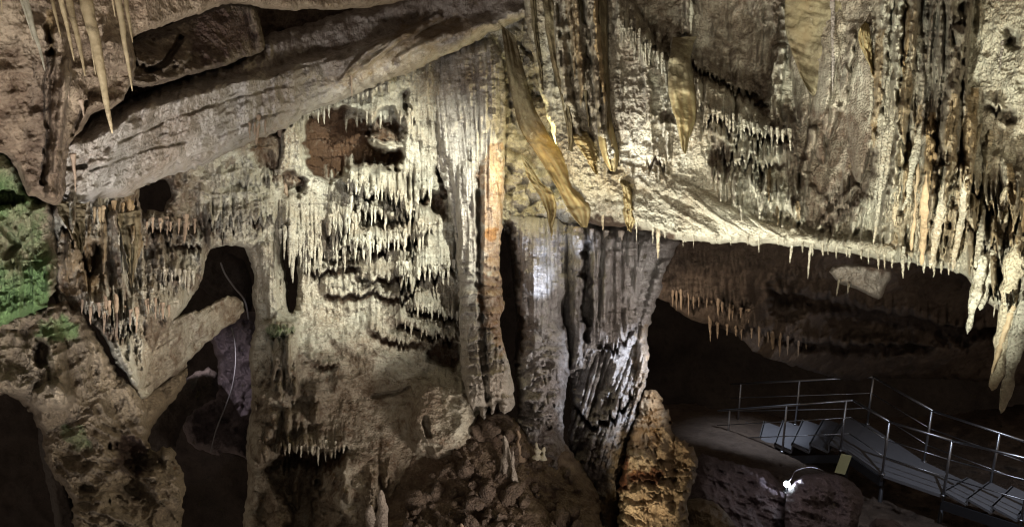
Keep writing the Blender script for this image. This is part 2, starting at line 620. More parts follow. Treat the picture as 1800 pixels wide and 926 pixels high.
        s.H += amp * 0.6 * h * m
        return s

    def lip(s, line, out=0.25, fall=60, L=22, w=8, p=1.6, seed=0, taper=18, flute=0.6, under=0.0, uh=14):
        """a shelf whose lower edge is a comb of fused stalactites. line: [(x,y)...] left to right"""
        lx = [a[0] for a in line]
        ly = [a[1] for a in line]
        X, Y = s.X, s.Y
        q = s.q
        xw = X + 2.2 * vn(q * np.array([1, .3, 1]), 1 / 12.0, s.seed + 300 + seed)
        yl = np.interp(X, lx, ly) + 4 * vn(np.stack([X, X * 0, X * 0 + seed], -1), 1 / 22.0, s.seed + 9)
        h = 0
        ext = 0
        for k, (ww, LL) in enumerate(((w, L), (w * 1.9, L * 0.9))):
            u = xw / ww + 0.31 * k
            i = np.floor(u)
            uu = (u - i) * 2 - 1
            r = rnd1(i, s.seed + 310 + seed + 17 * k)
            ext = np.maximum(ext, LL * (0.75 + 0.6 * vn(np.stack([X, X * 0, X * 0 + seed * 3.1], -1), 1 / 34.0, s.seed + 19)) * (0.15 + 0.85 * r ** 1.6) * (1 - np.abs(uu) ** 1.2))
            h = h + (0.5 if k else 1) * (0.4 + 0.6 * r) * np.sqrt(np.clip(1 - uu * uu, 0, 1))
        t = yl + ext - Y
        ends = sstep(lx[0], lx[0] + taper, X) * (1 - sstep(lx[-1] - taper, lx[-1], X))
        inside = sstep(-0.5, 2.0, t) * (t < fall + 40)
        tt = np.clip((t - 2) / fall, 0, 1)
        prof = (1 - tt) ** p * np.clip(0.55 + t / 26.0, 0, 1)
        s.H += inside * ends * out * prof * (1 - flute + flute * 0.8 * h)
        s.stain[..., 0] *= 1 - 0.85 * inside * ends * (t < fall * 0.8)
        if under:
            t2 = Y - (yl + ext)
            s.H -= under * ends * (t2 > -1) * (1 - sstep(0, uh, t2))
            s.stain[..., 0] = np.maximum(s.stain[..., 0], 0.62 * ends * sstep(-2, 1, t2) * (1 - sstep(uh * 0.5, uh * 1.1, t2 + 4 * vn(q, 1 / 9.0, 71))))  # brown shade beneath the comb, painted in the same channel as real earth
        return s

    def stroke(s, pts, h, r0, r1=None, wob=2.0, flat=False):
        r1 = r0 if r1 is None else r1
        n = len(pts) - 1
        best = np.zeros(s.X.shape)
        X = s.X + wob * vn(s.q, 1 / 12.0, s.seed + 400)
        for k in range(n):
            (ax, ay), (bx, by) = pts[k], pts[k + 1]
            ex, ey = bx - ax, by - ay
            t = np.clip(((X - ax) * ex + (s.Y - ay) * ey) / (ex * ex + ey * ey), 0, 1)
            d = np.hypot(X - ax - t * ex, s.Y - ay - t * ey)
            r = r0 + (r1 - r0) * (k + t) / n
            best = np.maximum(best, np.sqrt(np.clip(1 - (d / r) ** 2, 0, 1)) * (0.4 + 0.6 * r / max(r0, r1)))
        s.H += h * best
        return s

    def drape(s, x0, y0, x1, y1, r, h, side=0.0, stain=None):
        """one hanging fold: grows out of the wall at the top, stands proud at its pointed foot"""
        X0, Y0 = s.X[0, 0], s.Y[0, 0]
        j0, j1 = [int(np.clip((v - X0) / s.step, 0, s.X.shape[1])) for v in (min(x0, x1) - 2 * r - 8, max(x0, x1) + 2 * r + 8)]
        i0, i1 = [int(np.clip((v - Y0) / s.step, 0, s.X.shape[0])) for v in (y0 - 2, y1 + 4)]
        if j1 <= j0 or i1 <= i0:
            return s
        sl = (slice(i0, i1), slice(j0, j1))
        X, Y, q = s.X[sl], s.Y[sl], s.q[sl]
        t = np.clip((Y - y0) / (y1 - y0), 0, 1.0)
        cx = x0 + (x1 - x0) * t + 0.35 * r * vn(np.stack([Y / (r * 4), Y * 0 + x0, Y * 0], -1), 1.0, 3)
        rr = r * (0.45 + 0.55 * np.clip(t / 0.3, 0, 1)) * np.clip(1 - t, 0, 1) ** 0.45 * (1 + 0.22 * vn(np.stack([Y / (r * 1.1), Y * 0 + x0, Y * 0], -1), 1.0, 8)) + 0.4
        u = (X - cx) / rr
        u = u + side * (1 - u * u) * (np.abs(u) < 1)
        p = np.sqrt(np.clip(1 - u * u, 0, 1)) * (np.abs(X - cx) < rr) * (Y <= y1)
        s.H[sl] = s.H[sl] + h * (0.15 + 0.85 * t) * p
        if stain is not None:
            s.stain[sl][..., stain[0]] = np.where(p > 0.05, stain[1], s.stain[sl][..., stain[0]])
        return s

    def drapes(s, n, xr, yr, lr, rr, hr, seed=0, lean=0.0, rust=0.0, line=None):
        g = random.Random(seed * 77 + 5)
        for k in range(n):
            x = g.uniform(*xr)
            y = g.uniform(*yr)
            if line is not None:
                y += float(np.interp(x, [a[0] for a in line], [a[1] for a in line]))
            l = lr[0] + (lr[1] - lr[0]) * g.random() ** 1.6
            r = rr[0] + (rr[1] - rr[0]) * g.random() ** 1.5
            st = None
            if rust and g.random() < rust:
                st = (2, g.uniform(0.3, 0.6))
            elif rust and g.random() < 0.3:
                st = (0, g.uniform(0.3, 0.55))
            s.drape(x - lean * l + g.uniform(-3, 3), y - l, x, y, r, g.uniform(*hr) * (0.5 + 0.5 * r / rr[1]), g.uniform(-0.4, 0.1), st)
        return s

    def groove(s, pts, h, r, wob=3.0):
        return s.stroke(pts, -h, r, r, wob)

    def base_at(s, px, py):
        j = np.clip((px - s.X[0, 0]) / s.step, 0, s.X.shape[1] - 1).astype(int)
        i = np.clip((py - s.Y[0, 0]) / s.step, 0, s.X.shape[0] - 1).astype(int)
        return s.D[i, j]

    def depth_at(s, px, py):
        j = int(np.clip((px - s.X[0, 0]) / s.step, 0, s.X.shape[1] - 1))
        i = int(np.clip((py - s.Y[0, 0]) / s.step, 0, s.X.shape[0] - 1))
        return float(s.D[i, j] - s.H[i, j])

    def build(s, name, mat, label=None, cat=None, kind='structure', group=None, back=0.7, fine=0.012):
        S = s.S
        if fine:
            rg = fbm(s.B, 6.5, 3, s.seed + 500, ridged=True, gain=0.6)
            pk, _ = cells(s.B + 0.03 * vn(s.B, 9.0, 3)[..., None], 11.0, s.seed + 7)
            am = s.finem * 0.55 + 0.45 * s.finem * sstep(-0.3, 0.3, fbm(s.B, 1.7, 2, s.seed + 520))
            s.H += fine * (2.3 * rg * am + 1.3 * (pk - 0.5) * am + 0.8 * fbm(s.B, 24.0, 2, s.seed + 510))
        k = np.clip(1 - S / s.rim, 0, 1)
        D = s.D - s.H + s.rimd * (1 - np.sqrt(np.clip(1 - k * k, 0, 1)))
        D = np.maximum(D, 1.0)
        X, Y = s.X.copy(), s.Y.copy()
        ins = S > 0
        cell = ins[:-1, :-1] | ins[1:, :-1] | ins[:-1, 1:] | ins[1:, 1:]
        # pull the outer ring on to the outline
        gy, gx = np.gradient(S, s.step)
        gl = np.hypot(gx, gy) + 1e-6
        mv = np.clip(-S, 0, 1.5 * s.step) * (~ins)
        X = X + gx / gl * mv
        Y = Y + gy / gl * mv
        V = Pn(X, Y, D)
        ny, nx = X.shape
        idx = np.arange(ny * nx).reshape(ny, nx)
        q = np.stack([idx[:-1, :-1][cell], idx[1:, :-1][cell], idx[1:, 1:][cell], idx[:-1, 1:][cell]], -1)
        used = np.zeros(ny * nx, bool)
        used[q.ravel()] = True
        remap = np.cumsum(used) - 1
        V = V.reshape(-1, 3)[used]
        q = remap[q]
        st = s.stain.reshape(-1, 3)[used]
        # skirt: boundary edges pushed away from the camera so the body has thickness
        e = np.concatenate([q[:, [0, 1]], q[:, [1, 2]], q[:, [2, 3]], q[:, [3, 0]]])
        key = np.sort(e, 1)
        kk = key[:, 0].astype(np.int64) * len(V) + key[:, 1]
        u, inv, cnt = np.unique(kk, return_inverse=True, return_counts=True)
        be = e[cnt[inv] == 1]
        bv = np.unique(be)
        m2 = np.full(len(V), -1)
        m2[bv] = len(V) + np.arange(len(bv))
        dirs = V[bv] / np.linalg.norm(V[bv], axis=1)[:, None]
        jit = 0.8 + 0.2 * vn(V[bv], 3.0, 3)
        V2 = V[bv] + dirs * (back * jit)[:, None]
        cen = V.mean(0)
        V2 = V2 + (cen - V2) * 0.02
        sk = np.stack([be[:, 1], be[:, 0], m2[be[:, 0]], m2[be[:, 1]]], -1)
        V = np.concatenate([V, V2])
        st = np.concatenate([st, st[bv]])
        o = link_mesh(name, V, np.concatenate([q, sk]), mat, stain=st)
        tag(o, label, cat, group, kind)
        return o


# ============================================================ THE CAVE
# ---- back of the chamber: far rock all round what the openings show
def far_rock(name, poly, depth, mat, seed, step=8, amp=0.5, **k):
    r = Rock(poly, depth, step=step, edge=10, rim=40, rimd=0.8, seed=seed, rough=0.15)
    r.lumps(amp, 0.35, octs=5)
    r.lumps(0.12, 2.0, seed=5)
    return r.build(name, mat, fine=0, back=3.0, **k)


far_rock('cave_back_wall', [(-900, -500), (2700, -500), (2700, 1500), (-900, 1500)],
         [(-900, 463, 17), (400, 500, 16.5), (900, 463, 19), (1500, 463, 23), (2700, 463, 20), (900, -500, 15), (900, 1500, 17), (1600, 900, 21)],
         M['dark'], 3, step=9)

# ---- dim ceiling over the passage, with rows of brown fringes
r = Rock([(1120, 380), (1500, 400), (1950, 430), (1950, 690), (1700, 665), (1560, 662), (1500, 672), (1430, 655), (1390, 640), (1330, 625), (1300, 590), (1262, 572), (1215, 566), (1190, 545), (1168, 528), (1150, 520)],
         [(1150, 420, 11.0), (1160, 520, 11.3), (1300, 590, 12.6), (1400, 430, 11.6), (1500, 650, 16), (1800, 470, 15), (1800, 660, 18), (1600, 540, 14.5)],
         step=2.2, edge=4, rim=10, rimd=0.3, seed=21, rough=0.10)
r.lumps(0.14, 1.5, kind='ridge')
r.lip([(1150, 455), (1250, 470), (1340, 470)], 0.28, 40, 20, 8)
r.lip([(1165, 500), (1230, 520), (1330, 535)], 0.45, 60, 26, 8, seed=2, under=0.15)
r.lip([(1240, 560), (1330, 575), (1400, 590), (1440, 600)], 0.4, 50, 26, 9, seed=3, under=0.2)
r.lip([(1300, 460), (1400, 480), (1470, 490)], 0.3, 40, 20, 8, seed=4)
r.lip([(1350, 505), (1450, 525), (1560, 545), (1660, 570), (1760, 575)], 0.9, 50, 10, 16, seed=5, under=0.6, uh=30)
r.lip([(1400, 595), (1480, 605), (1560, 598), (1640, 610)], 0.8, 34, 12, 18, seed=6, under=0.5, uh=24)
r.add([(1350, 480), (1420, 500), (1420, 560), (1360, 560)], -0.5, 20)
r.add([(1580, 470), (1700, 480), (1800, 560), (1800, 600), (1640, 560)], -0.9, 40)
r.add([(1440, 545), (1700, 590), (1700, 610), (1500, 600)], -0.7, 30)
passage = r
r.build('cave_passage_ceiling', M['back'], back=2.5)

# ---- purple rock seen deep in the left-hand opening
r = Rock([(360, 570), (450, 540), (470, 560), (470, 830), (420, 800), (395, 790), (380, 800), (345, 790), (322, 765), (318, 735), (345, 715), (372, 700), (380, 670), (382, 620)],
         [(360, 600, 12.0), (440, 600, 12.4), (340, 760, 11.2), (440, 800, 12)], step=2, edge=5, rim=16, rimd=0.6, seed=31, rough=0.08)
r.lumps(0.30, 1.6, kind='ridge').lumps(0.16, 4.0, kind='ridge').lumps(0.05, 8, kind='pock')
r.add([(420, 740), (470, 720), (470, 800), (425, 800)], -0.5, 20)
r.build('purple_rock', M['purple'], 'purple-grey lumpy rock deep in the dark opening, behind a hanging cable', 'rock', 'thing')
spot('cleft_lamp', P(345, 590, 10.2), P(395, 720, 12.0), 70, (0.95, 0.88, 0.95), 80, 0.9)
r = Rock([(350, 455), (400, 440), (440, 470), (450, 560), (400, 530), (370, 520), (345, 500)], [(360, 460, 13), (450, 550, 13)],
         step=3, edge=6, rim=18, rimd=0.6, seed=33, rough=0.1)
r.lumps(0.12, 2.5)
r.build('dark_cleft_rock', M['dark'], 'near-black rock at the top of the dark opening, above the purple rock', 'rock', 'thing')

# ---- the big pale wall of tiered flowstone (centre)
r = Rock([(300, 180), (480, 130), (700, 40), (900, -60), (1080, -60), (1100, 380), (1010, 400), (960, 398), (880, 396), (868, 420), (862, 560), (862, 700), (880, 760), (900, 1060),
          (440, 1060), (424, 926), (437, 850), (430, 780), (444, 700), (436, 610), (452, 565), (440, 520), (448, 480), (437, 452), (428, 432), (410, 425), (395, 418), (380, 432), (362, 436), (345, 400), (300, 370)],
         [(330, 260, 8.8), (420, 350, 9.2), (520, 600, 9.5), (440, 900, 9.0), (640, 300, 9.9), (640, 500, 9.8), (640, 700, 9.5), (640, 900, 8.8), (820, 500, 10.1), (860, 900, 9.0),
          (900, 120, 10.6), (940, 300, 10.3), (780, 160, 10.3), (1050, 100, 10.6), (1050, 380, 10.3)],
         holes=[[(497, 395), (512, 400), (522, 440), (523, 500), (519, 552), (505, 548), (500, 490), (488, 440)]],
         step=1.7, edge=3.0, rim=12, rimd=0.4, seed=2, rough=0.06)
ym = sstep(200, 520, r.Y)
upper = r.mask([(300, 150), (1100, -60), (1000, 420), (805, 470), (805, 640), (700, 600), (600, 560), (530, 540), (300, 460)], 40)
low = 1 - upper
r.lumps(0.10, 1.2, kind='fbm')
r.ledges(0.08, 27, upper, teeth=12, tw=6.5)
r.flutes(0.07, 8, upper, brk=0.6, seed=90)
r.ledges(0.05, 15, low * sstep(420, 560, r.Y) * (1 - sstep(680, 800, r.Y)), seed=3, teeth=4, tw=9, wob=2.6)
r.lumps(0.05, 3.2, 1, kind='ridge')
r.lumps(0.045, 6.0, low, kind='ridge')
r.lumps(0.09, 2.6, r.mask([(300, 150), (500, 130), (500, 420), (300, 420)], 30), kind='ridge')
r.lumps(0.10, 1.6, low)
r.lumps(0.13, 2.4, r.mask([(430, 560), (520, 560), (640, 640), (640, 1000), (430, 1000)], 40), kind='ridge')
smooth = r.mask([(600, 660), (680, 640), (760, 640), (810, 700), (800, 780), (740, 800), (700, 926), (600, 926), (590, 760)], 60)
r.finem = 1 - 0.6 * upper
# brown clay hollow and its pale surround
cave_in = [(535, 205), (580, 195), (600, 190), (640, 205), (655, 225), (640, 245), (665, 260), (700, 262), (712, 285), (690, 298), (650, 296), (615, 290), (598, 312), (575, 318), (545, 300), (532, 262)]
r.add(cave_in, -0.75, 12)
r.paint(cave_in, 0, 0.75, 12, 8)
r.finem = r.finem * (1 - 0.8 * r.mask(cave_in, 16))
for pl in ([(655, 200), (700, 190), (715, 240), (690, 255), (650, 240)], [(770, 280), (800, 290), (805, 350), (775, 350)], [(620, 375), (690, 380), (680, 400), (630, 400)],
           [(700, 425), (745, 420), (740, 438), (705, 442)], [(785, 110), (850, 90), (862, 150), (800, 160)], [(375, 300), (440, 290), (450, 325), (390, 330)],
           [(490, 300), (540, 310), (535, 345), (495, 348)], [(735, 345), (780, 330), (790, 380), (745, 372)], [(745, 615), (800, 590), (808, 650), (770, 640)],
           [(450, 210), (495, 205), (495, 290), (460, 295)], [(700, 160), (718, 160), (716, 200), (704, 200)]):
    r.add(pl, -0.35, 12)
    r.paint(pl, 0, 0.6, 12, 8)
# bulges
r.add([(655, 235), (690, 225), (700, 250), (670, 262)], 0.30, 14)
r.add([(490, 215), (530, 215), (535, 290), (520, 330), (495, 320), (488, 260)], 0.35, 18)
r.add([(655, 520), (700, 505), (755, 520), (740, 560), (700, 570), (660, 550)], 0.12, 30)
r.add([(720, 690), (800, 640), (850, 700), (830, 780), (750, 800)], 0.30, 70)
r.add([(478, 800), (520, 792), (570, 800), (562, 850), (546, 900), (556, 1000), (498, 1000), (508, 880), (484, 850)], -0.5, 22, 10)
r.add([(590, 800), (650, 790), (680, 926), (590, 926)], 0.35, 26)
r.lumps(0.06, 9.0, r.mask([(560, 770), (690, 770), (690, 940), (560, 940)], 20), kind='blob')
r.lumps(0.10, 5.0, r.mask([(430, 640), (540, 640), (560, 780), (510, 800), (490, 1000), (430, 1000)], 30), kind='blob')
# tiers: lines read along the lower lip of each shelf
K = dict(p=1.3)
r.lip([(520, 196), (560, 188), (600, 168), (650, 170), (700, 150)], 0.47, 60, 24, 8, seed=1, **K)
r.lip([(600, 215), (640, 205), (680, 212), (720, 200), (740, 215)], 0.38, 44, 20, 8, seed=2, **K)
r.lip([(360, 372), (390, 388), (420, 380), (450, 372), (470, 368)], 0.68, 110, 62, 12, seed=3, under=0.42, **K)
r.lip([(488, 400), (510, 412), (540, 430), (578, 432)], 0.62, 130, 55, 11, seed=4, under=0.42, **K)
r.lip([(565, 385), (600, 395), (630, 380)], 0.54, 130, 60, 11, seed=41, under=0.28, **K)
r.lip([(600, 318), (640, 330), (680, 335), (720, 350), (768, 322)], 0.68, 66, 44, 10, seed=5, under=0.35, **K)
r.lip([(612, 345), (650, 372), (690, 378), (730, 366)], 0.47, 50, 26, 9, seed=6, under=0.21, **K)
r.lip([(585, 440), (630, 428), (680, 422), (730, 410), (765, 396)], 0.61, 60, 40, 10, seed=7, under=0.35, **K)
r.lip([(570, 448), (610, 452), (640, 440), (672, 434)], 0.41, 40, 22, 8, seed=71, under=0.28, **K)
r.lip([(690, 466), (730, 478), (770, 470), (808, 462)], 0.68, 90, 40, 10, seed=8, under=0.35, **K)
r.lip([(620, 478), (655, 490), (690, 484), (720, 478)], 0.41, 40, 18, 8, seed=9, under=0.17, **K)
r.lip([(528, 462), (560, 470), (600, 470), (640, 466)], 0.30, 30, 16, 9, seed=10, under=0.22, **K)
r.lip([(560, 510), (600, 520), (650, 512), (668, 500)], 0.27, 44, 16, 9, seed=11, under=0.14, **K)
r.lip([(650, 508), (680, 520), (720, 515), (742, 505)], 0.30, 30, 14, 8, seed=12, under=0.17, **K)
r.lip([(712, 528), (740, 540), (775, 550), (812, 552)], 0.54, 40, 22, 8, seed=13, under=0.28, **K)
r.lip([(690, 555), (730, 575), (770, 585), (812, 582)], 0.43, 30, 24, 9, seed=14, under=0.28, **K)
r.lip([(640, 575), (680, 590), (720, 600), (756, 598)], 0.22, 26, 12, 8, seed=15, under=0.14, **K)
r.add([(458, 562), (520, 560), (524, 582), (462, 584)], 0.28, 8)
r.drapes(9, (466, 520), (640, 700), (60, 110), (5, 10), (0.2, 0.35), seed=31)
r.drapes(30, (440, 560), (640, 900), (30, 90), (8, 16), (0.15, 0.35), seed=32)
r.drapes(14, (570, 690), (850, 930), (40, 120), (8, 14), (0.15, 0.35), seed=33)
r.lip([(460, 580), (490, 584), (522, 580)], 0.35, 24, 12, 8, seed=16, under=0.14, **K)
r.lip([(468, 600), (490, 625), (515, 618)], 0.22, 60, 40, 9, seed=161, **K)
r.lip([(535, 620), (570, 640), (600, 636)], 0.22, 26, 10, 9, seed=17, under=0.11, **K)
r.lip([(640, 700), (680, 695), (720, 680)], 0.09, 20, 4, 9, seed=18, **K)
r.lip([(480, 778), (530, 790), (570, 790), (620, 780)], 0.46, 50, 20, 8, seed=19, under=0.35, uh=40, **K)
r.lip([(440, 300), (470, 310), (500, 300)], 0.41, 40, 20, 8, seed=20, **K)
r.flutes(0.10, 8, r.mask([(730, 130), (880, 90), (870, 320), (780, 420), (700, 300)], 30), seed=4)
r.flutes(0.13, 9, r.mask([(440, 300), (480, 300), (500, 420), (500, 560), (460, 560), (450, 440)], 16), seed=5)
r.flutes(0.10, 9, r.mask([(720, 620), (850, 600), (850, 700), (760, 690)], 30) * 0.4, seed=9)
# column-like rib down the left edge of the wall
r.stroke([(470, 440), (478, 520), (486, 580)], 0.22, 16, 12)
r.stroke([(470, 330), (466, 440)], 0.20, 16, 16)
r.stroke([(505, 560), (500, 640), (470, 720), (455, 800)], 0.22, 22, 26)
# smooth lower sweep
r.H = r.H * (1 - 0.6 * smooth) 
r.H += 0.42 * r.mask([(715, 690), (770, 660), (830, 690), (835, 760), (780, 800), (720, 770)], 44)
r.groove([(655, 696), (690, 692), (720, 682)], 0.10, 5)
r.groove([(748, 735), (752, 765)], 0.16, 6)
# pocket behind the golden curtains: knobbly coral
r.lumps(0.16, 5.0, r.mask([(850, 60), (1060, 0), (1060, 390), (870, 390)], 30), kind='blob')
r.lumps(0.10, 11.0, r.mask([(850, 60), (1060, 0), (1060, 390), (870, 390)], 30), kind='ridge')
r.paint([(430, 640), (620, 600), (720, 660), (820, 680), (700, 1000), (430, 1000)], 0, 0.42, 80, 20)
r.paint([(590, 700), (850, 760), (900, 1000), (600, 1000)], 0, 0.45, 90, 20)

r.paint([(300, 300), (420, 280), (450, 330), (380, 365), (300, 370)], 0, 0.5, 30, 20)
r.paint([(462, 572), (520, 568), (520, 590), (470, 592)], 1, 0.45, 10, 6)
wall = r
r.build('cave_wall', M['wall'])

# ---- tall fluted column right of the pale wall
r = Rock([(752, 110), (800, 80), (880, 60), (890, 200), (884, 330), (884, 400), (878, 470), (884, 500), (888, 535), (880, 565), (884, 600), (896, 650), (905, 690), (903, 718), (884, 732), (876, 700), (868, 735), (860, 705), (852, 748), (842, 712), (832, 730), (822, 700), (812, 660), (808, 600), (806, 520), (803, 440), (796, 380), (786, 340), (772, 300), (764, 250), (756, 180)],
         [(752, 130, 10.25), (800, 200, 10.0), (880, 100, 10.1), (800, 400, 9.6), (880, 400, 9.6), (820, 700, 9.0), (900, 700, 9.05)],
         step=1.6, edge=4.5, rim=40, rimd=0.4, seed=5, rough=0.03)
up = 1 - sstep(440, 500, r.Y)
r.lumps(0.05, 5.0, up, kind='ridge')
r.flutes(0.15, 8, up, slant=0.0, curve=lambda X, Y: 0.10 * (Y - 200) * (1 - sstep(790, 870, X)) * (Y < 420) + 20 * (Y >= 420) * (1 - sstep(790, 870, X)))
r.stroke([(820, 300), (823, 420), (822, 500), (828, 600), (836, 690)], 0.28, 17, 24)
r.stroke([(862, 300), (862, 420), (858, 540), (868, 620), (880, 700)], 0.26, 20, 26)
r.groove([(841, 340), (842, 480), (848, 600), (856, 700)], 0.24, 7)
r.lumps(0.09, 6.0, sstep(440, 500, r.Y), kind='ridge')
r.ledges(0.24, 19, sstep(430, 480, r.Y), wob=1.6, teeth=7, tw=7)
r.flutes(0.07, 7, sstep(540, 600, r.Y), seed=3)
r.lumps(0.04, 8, kind='ridge')
r.paint([(842, 260), (900, 260), (900, 620), (852, 600), (846, 480)], 2, 0.42, 14, 14)
r.paint([(800, 120), (880, 90), (870, 140), (800, 170)], 0, 0.4, 20, 10)
r.paint([(850, 395), (876, 395), (872, 430), (852, 425)], 2, 0.75, 8, 4)
r.build('limestone_column', M['column'], 'tall pale fluted column with an orange right side, joined to the tiered wall', 'column', 'thing')

# ---- second column: right of the black slit, glinting blue-white
r = Rock([(880, 385), (930, 372), (1000, 385), (1004, 430), (1002, 500), (985, 545), (1003, 600), (1001, 660), (992, 700), (990, 760), (1000, 820), (1020, 880), (1060, 960), (1060, 1060), (900, 1060), (905, 900), (912, 800), (906, 750), (912, 700), (905, 640), (908, 560), (902, 480), (893, 420)],
         [(900, 400, 9.8), (1000, 400, 9.9), (910, 640, 9.5), (1000, 640, 9.5), (950, 900, 8.8)], step=1.7, edge=5, rim=44, rimd=0.7, seed=7, rough=0.05)
r.flutes(0.16, 8, 1 - sstep(520, 590, r.Y), brk=0.3)
r.lumps(0.12, 5.0, sstep(530, 590, r.Y), kind='ridge')
r.lumps(0.07, 10.0, sstep(530, 590, r.Y), kind='ridge')
r.ledges(0.14, 24, sstep(540, 600, r.Y) * (1 - sstep(740, 790, r.Y)), teeth=12, tw=7)
r.add([(880, 395), (912, 395), (918, 660), (900, 660)], -0.35, 10)
r.lip([(905, 705), (940, 715), (990, 705)], 0.25, 50, 20, 9)
r.stroke([(935, 400), (938, 500)], 0.14, 22, 20)
r.paint([(880, 380), (912, 395), (915, 660), (900, 660)], 0, 0.7, 10)
r.paint([(900, 740), (1100, 740), (1100, 1060), (880, 1060)], 0, 0.6, 40)
r.paint([(985, 640), (1010, 640), (1015, 900), (975, 800)], 0, 0.45, 14)
r.build('flowstone_column', M['greycol'], 'rough grey column with white wet highlights, just right of the black slit', 'column', 'thing')

# ---- third mass: organ-pipe column with slanting ribs, right edge against the dark passage
r = Rock([(985, 385), (1060, 392), (1130, 402), (1195, 420), (1188, 448), (1168, 478), (1164, 505), (1152, 530), (1148, 555), (1138, 590), (1140, 640), (1128, 690), (1120, 730), (1108, 760), (1104, 800), (1092, 850), (1090, 920), (1105, 1060), (1050, 1060), (1032, 900), (1010, 840), (1000, 790), (1003, 720), (1000, 650), (994, 600), (985, 545), (990, 460)],
         [(990, 400, 10.0), (1190, 420, 10.2), (1000, 600, 10.1), (1140, 600, 9.9), (1020, 800, 9.6), (1100, 850, 9.4), (1080, 1000, 9.2), (1070, 480, 9.8)],
         step=1.6, edge=6, rim=46, rimd=0.7, seed=8, rough=0.05)
up = 1 - sstep(560, 620, r.Y)
r.flutes(0.20, 12, up * (r.X < 1120), brk=0.25, slant=0.02)
r.flutes(0.10, 9, up * (r.X >= 1090), slant=-0.25, seed=3)
lowm = sstep(590, 640, r.Y) * (1 - sstep(800, 850, r.Y))
r.flutes(0.22, 10, lowm, slant=-0.32, seed=2, brk=0.5)
r.lumps(0.09, 6.0, lowm, kind='ridge')
r.add([(1000, 640), (1080, 610), (1040, 800), (1000, 800)], -0.25, 30)
r.stroke([(1016, 410), (1018, 500), (1014, 640)], 0.30, 12, 9)
r.stroke([(1048, 410), (1046, 560)], 0.2, 9, 6)
r.stroke([(1072, 420), (1060, 560)], 0.2, 9, 6)
r.add([(1024, 430), (1038, 430), (1036, 600), (1026, 600)], -0.5, 8)
r.lip([(1040, 600), (1080, 600), (1130, 560)], 0.25, 60, 22, 8, seed=5, under=0.2)
r.lip([(1000, 700), (1040, 745), (1100, 700), (1130, 660)], 0.22, 70, 22, 9, seed=6, under=0.25)
r.ledges(0.10, 30, sstep(690, 760, r.Y), teeth=14, tw=9)
r.lumps(0.10, 4.0, sstep(560, 700, r.Y), kind='ridge')
r.stroke([(1172, 470), (1150, 540), (1135, 600), (1135, 660), (1122, 720), (1110, 760)], 0.30, 16, 14)
r.ledges(0.10, 13, r.mask([(1120, 480), (1180, 470), (1150, 720), (1100, 720)], 12), seed=9, teeth=4)
r.paint([(985, 420), (1110, 420), (1100, 600), (990, 600)], 0, 0.34, 30)
r.paint([(995, 740), (1080, 780), (1100, 1060), (1000, 1060)], 0, 0.6, 30)
r.paint([(1110, 600), (1150, 560), (1150, 720), (1110, 780)], 2, 0.35, 10)
r.paint([(1060, 800), (1120, 720), (1110, 1000), (1070, 1000)], 2, 0.45, 30, 14)
r.build('ribbed_column', M['greycol'], 'dark ribbed organ-pipe column with slanting wet ridges, edging the dark passage', 'column', 'thing')

# ---- rusty orange rock at the foot
r = Rock([(1135, 682), (1155, 686), (1168, 705), (1178, 730), (1178, 760), (1196, 768), (1214, 776), (1226, 800), (1224, 840), (1212, 870), (1206, 900), (1215, 960), (1215, 1060), (1095, 1060), (1086, 920), (1088, 860), (1096, 800), (1108, 750), (1122, 715)],
         [(1140, 690, 9.7), (1100, 900, 9.0), (1200, 900, 9.3), (1220, 800, 9.9)], step=1.6, edge=9, rim=16, rimd=0.5, seed=9, rough=0.05)
r.lumps(0.16, 3.0, kind='ridge').lumps(0.09, 8.0, kind='ridge').ledges(0.20, 24, 1, teeth=14, tw=8)
r.add([(1176, 772), (1200, 780), (1190, 880), (1176, 900)], -0.2, 16)
r.lip([(1100, 815), (1150, 812), (1178, 790)], 0.2, 50, 16, 8)
r.paintn(0, 0.75, 1.6, 0.05).paint([(1130, 680), (1180, 690), (1180, 760), (1120, 780), (1100, 840)], 2, 0.5, 30, 20)
r.paint([(1090, 830), (1180, 815), (1170, 850), (1090, 850)], 0, 0.7, 14)
r.build('rusty_rock', M['ember'], 'rusty orange rough rock in warm light at the foot of the ribbed column', 'rock', 'thing')

# ---- rubble slope below the columns
r = Rock([(690, 800), (760, 760), (830, 720), (870, 715), (920, 750), (1010, 790), (1060, 880), (1080, 1080), (640, 1080), (660, 900)],
         [(700, 820, 9.2), (850, 730, 9.2), (1000, 800, 9.2), (700, 1000, 7.6), (1050, 1000, 7.8)], step=2, edge=8, rim=26, rimd=0.4, seed=12, rough=0.08)
r.lumps(0.05, 3.0, kind='ridge')
r.stain[..., 0] = 0.5
rub = r
r.build('rubble_slope', M['left'])

# ---- the right-hand hanging mass
r = Rock([(905, -110), (2020, -110), (2020, 640), (1900, 620), (1800, 600), (1785, 560), (1762, 555), (1748, 540), (1722, 520), (1712, 500), (1700, 486), (1670, 474), (1630, 470), (1600, 462), (1560, 458), (1500, 447), (1440, 438), (1400, 432), (1345, 426), (1320, 433), (1290, 425), (1260, 430), (1225, 421), (1195, 426), (1150, 412), (1100, 400), (1060, 398), (1030, 392), (1005, 378), (992, 330), (975, 260), (955, 180), (930, 80)],
         [(930, -50, 8.9), (930, 100, 9.3), (990, 360, 9.3), (1130, 400, 9.0), (1130, 200, 9.0), (1250, 60, 9.3), (1250, 330, 8.55), (1400, 430, 8.3), (1400, 200, 8.4), (1500, 60, 7.6), (1600, 300, 7.0), (1650, 470, 6.9), (1800, 200, 5.9), (1800, 560, 5.7), (1950, 300, 5.2), (1700, 0, 6.3)],
         step=1.8, edge=5.0, rim=14, rimd=0.35, seed=14, rough=0.05)
X, Y = r.X, r.Y
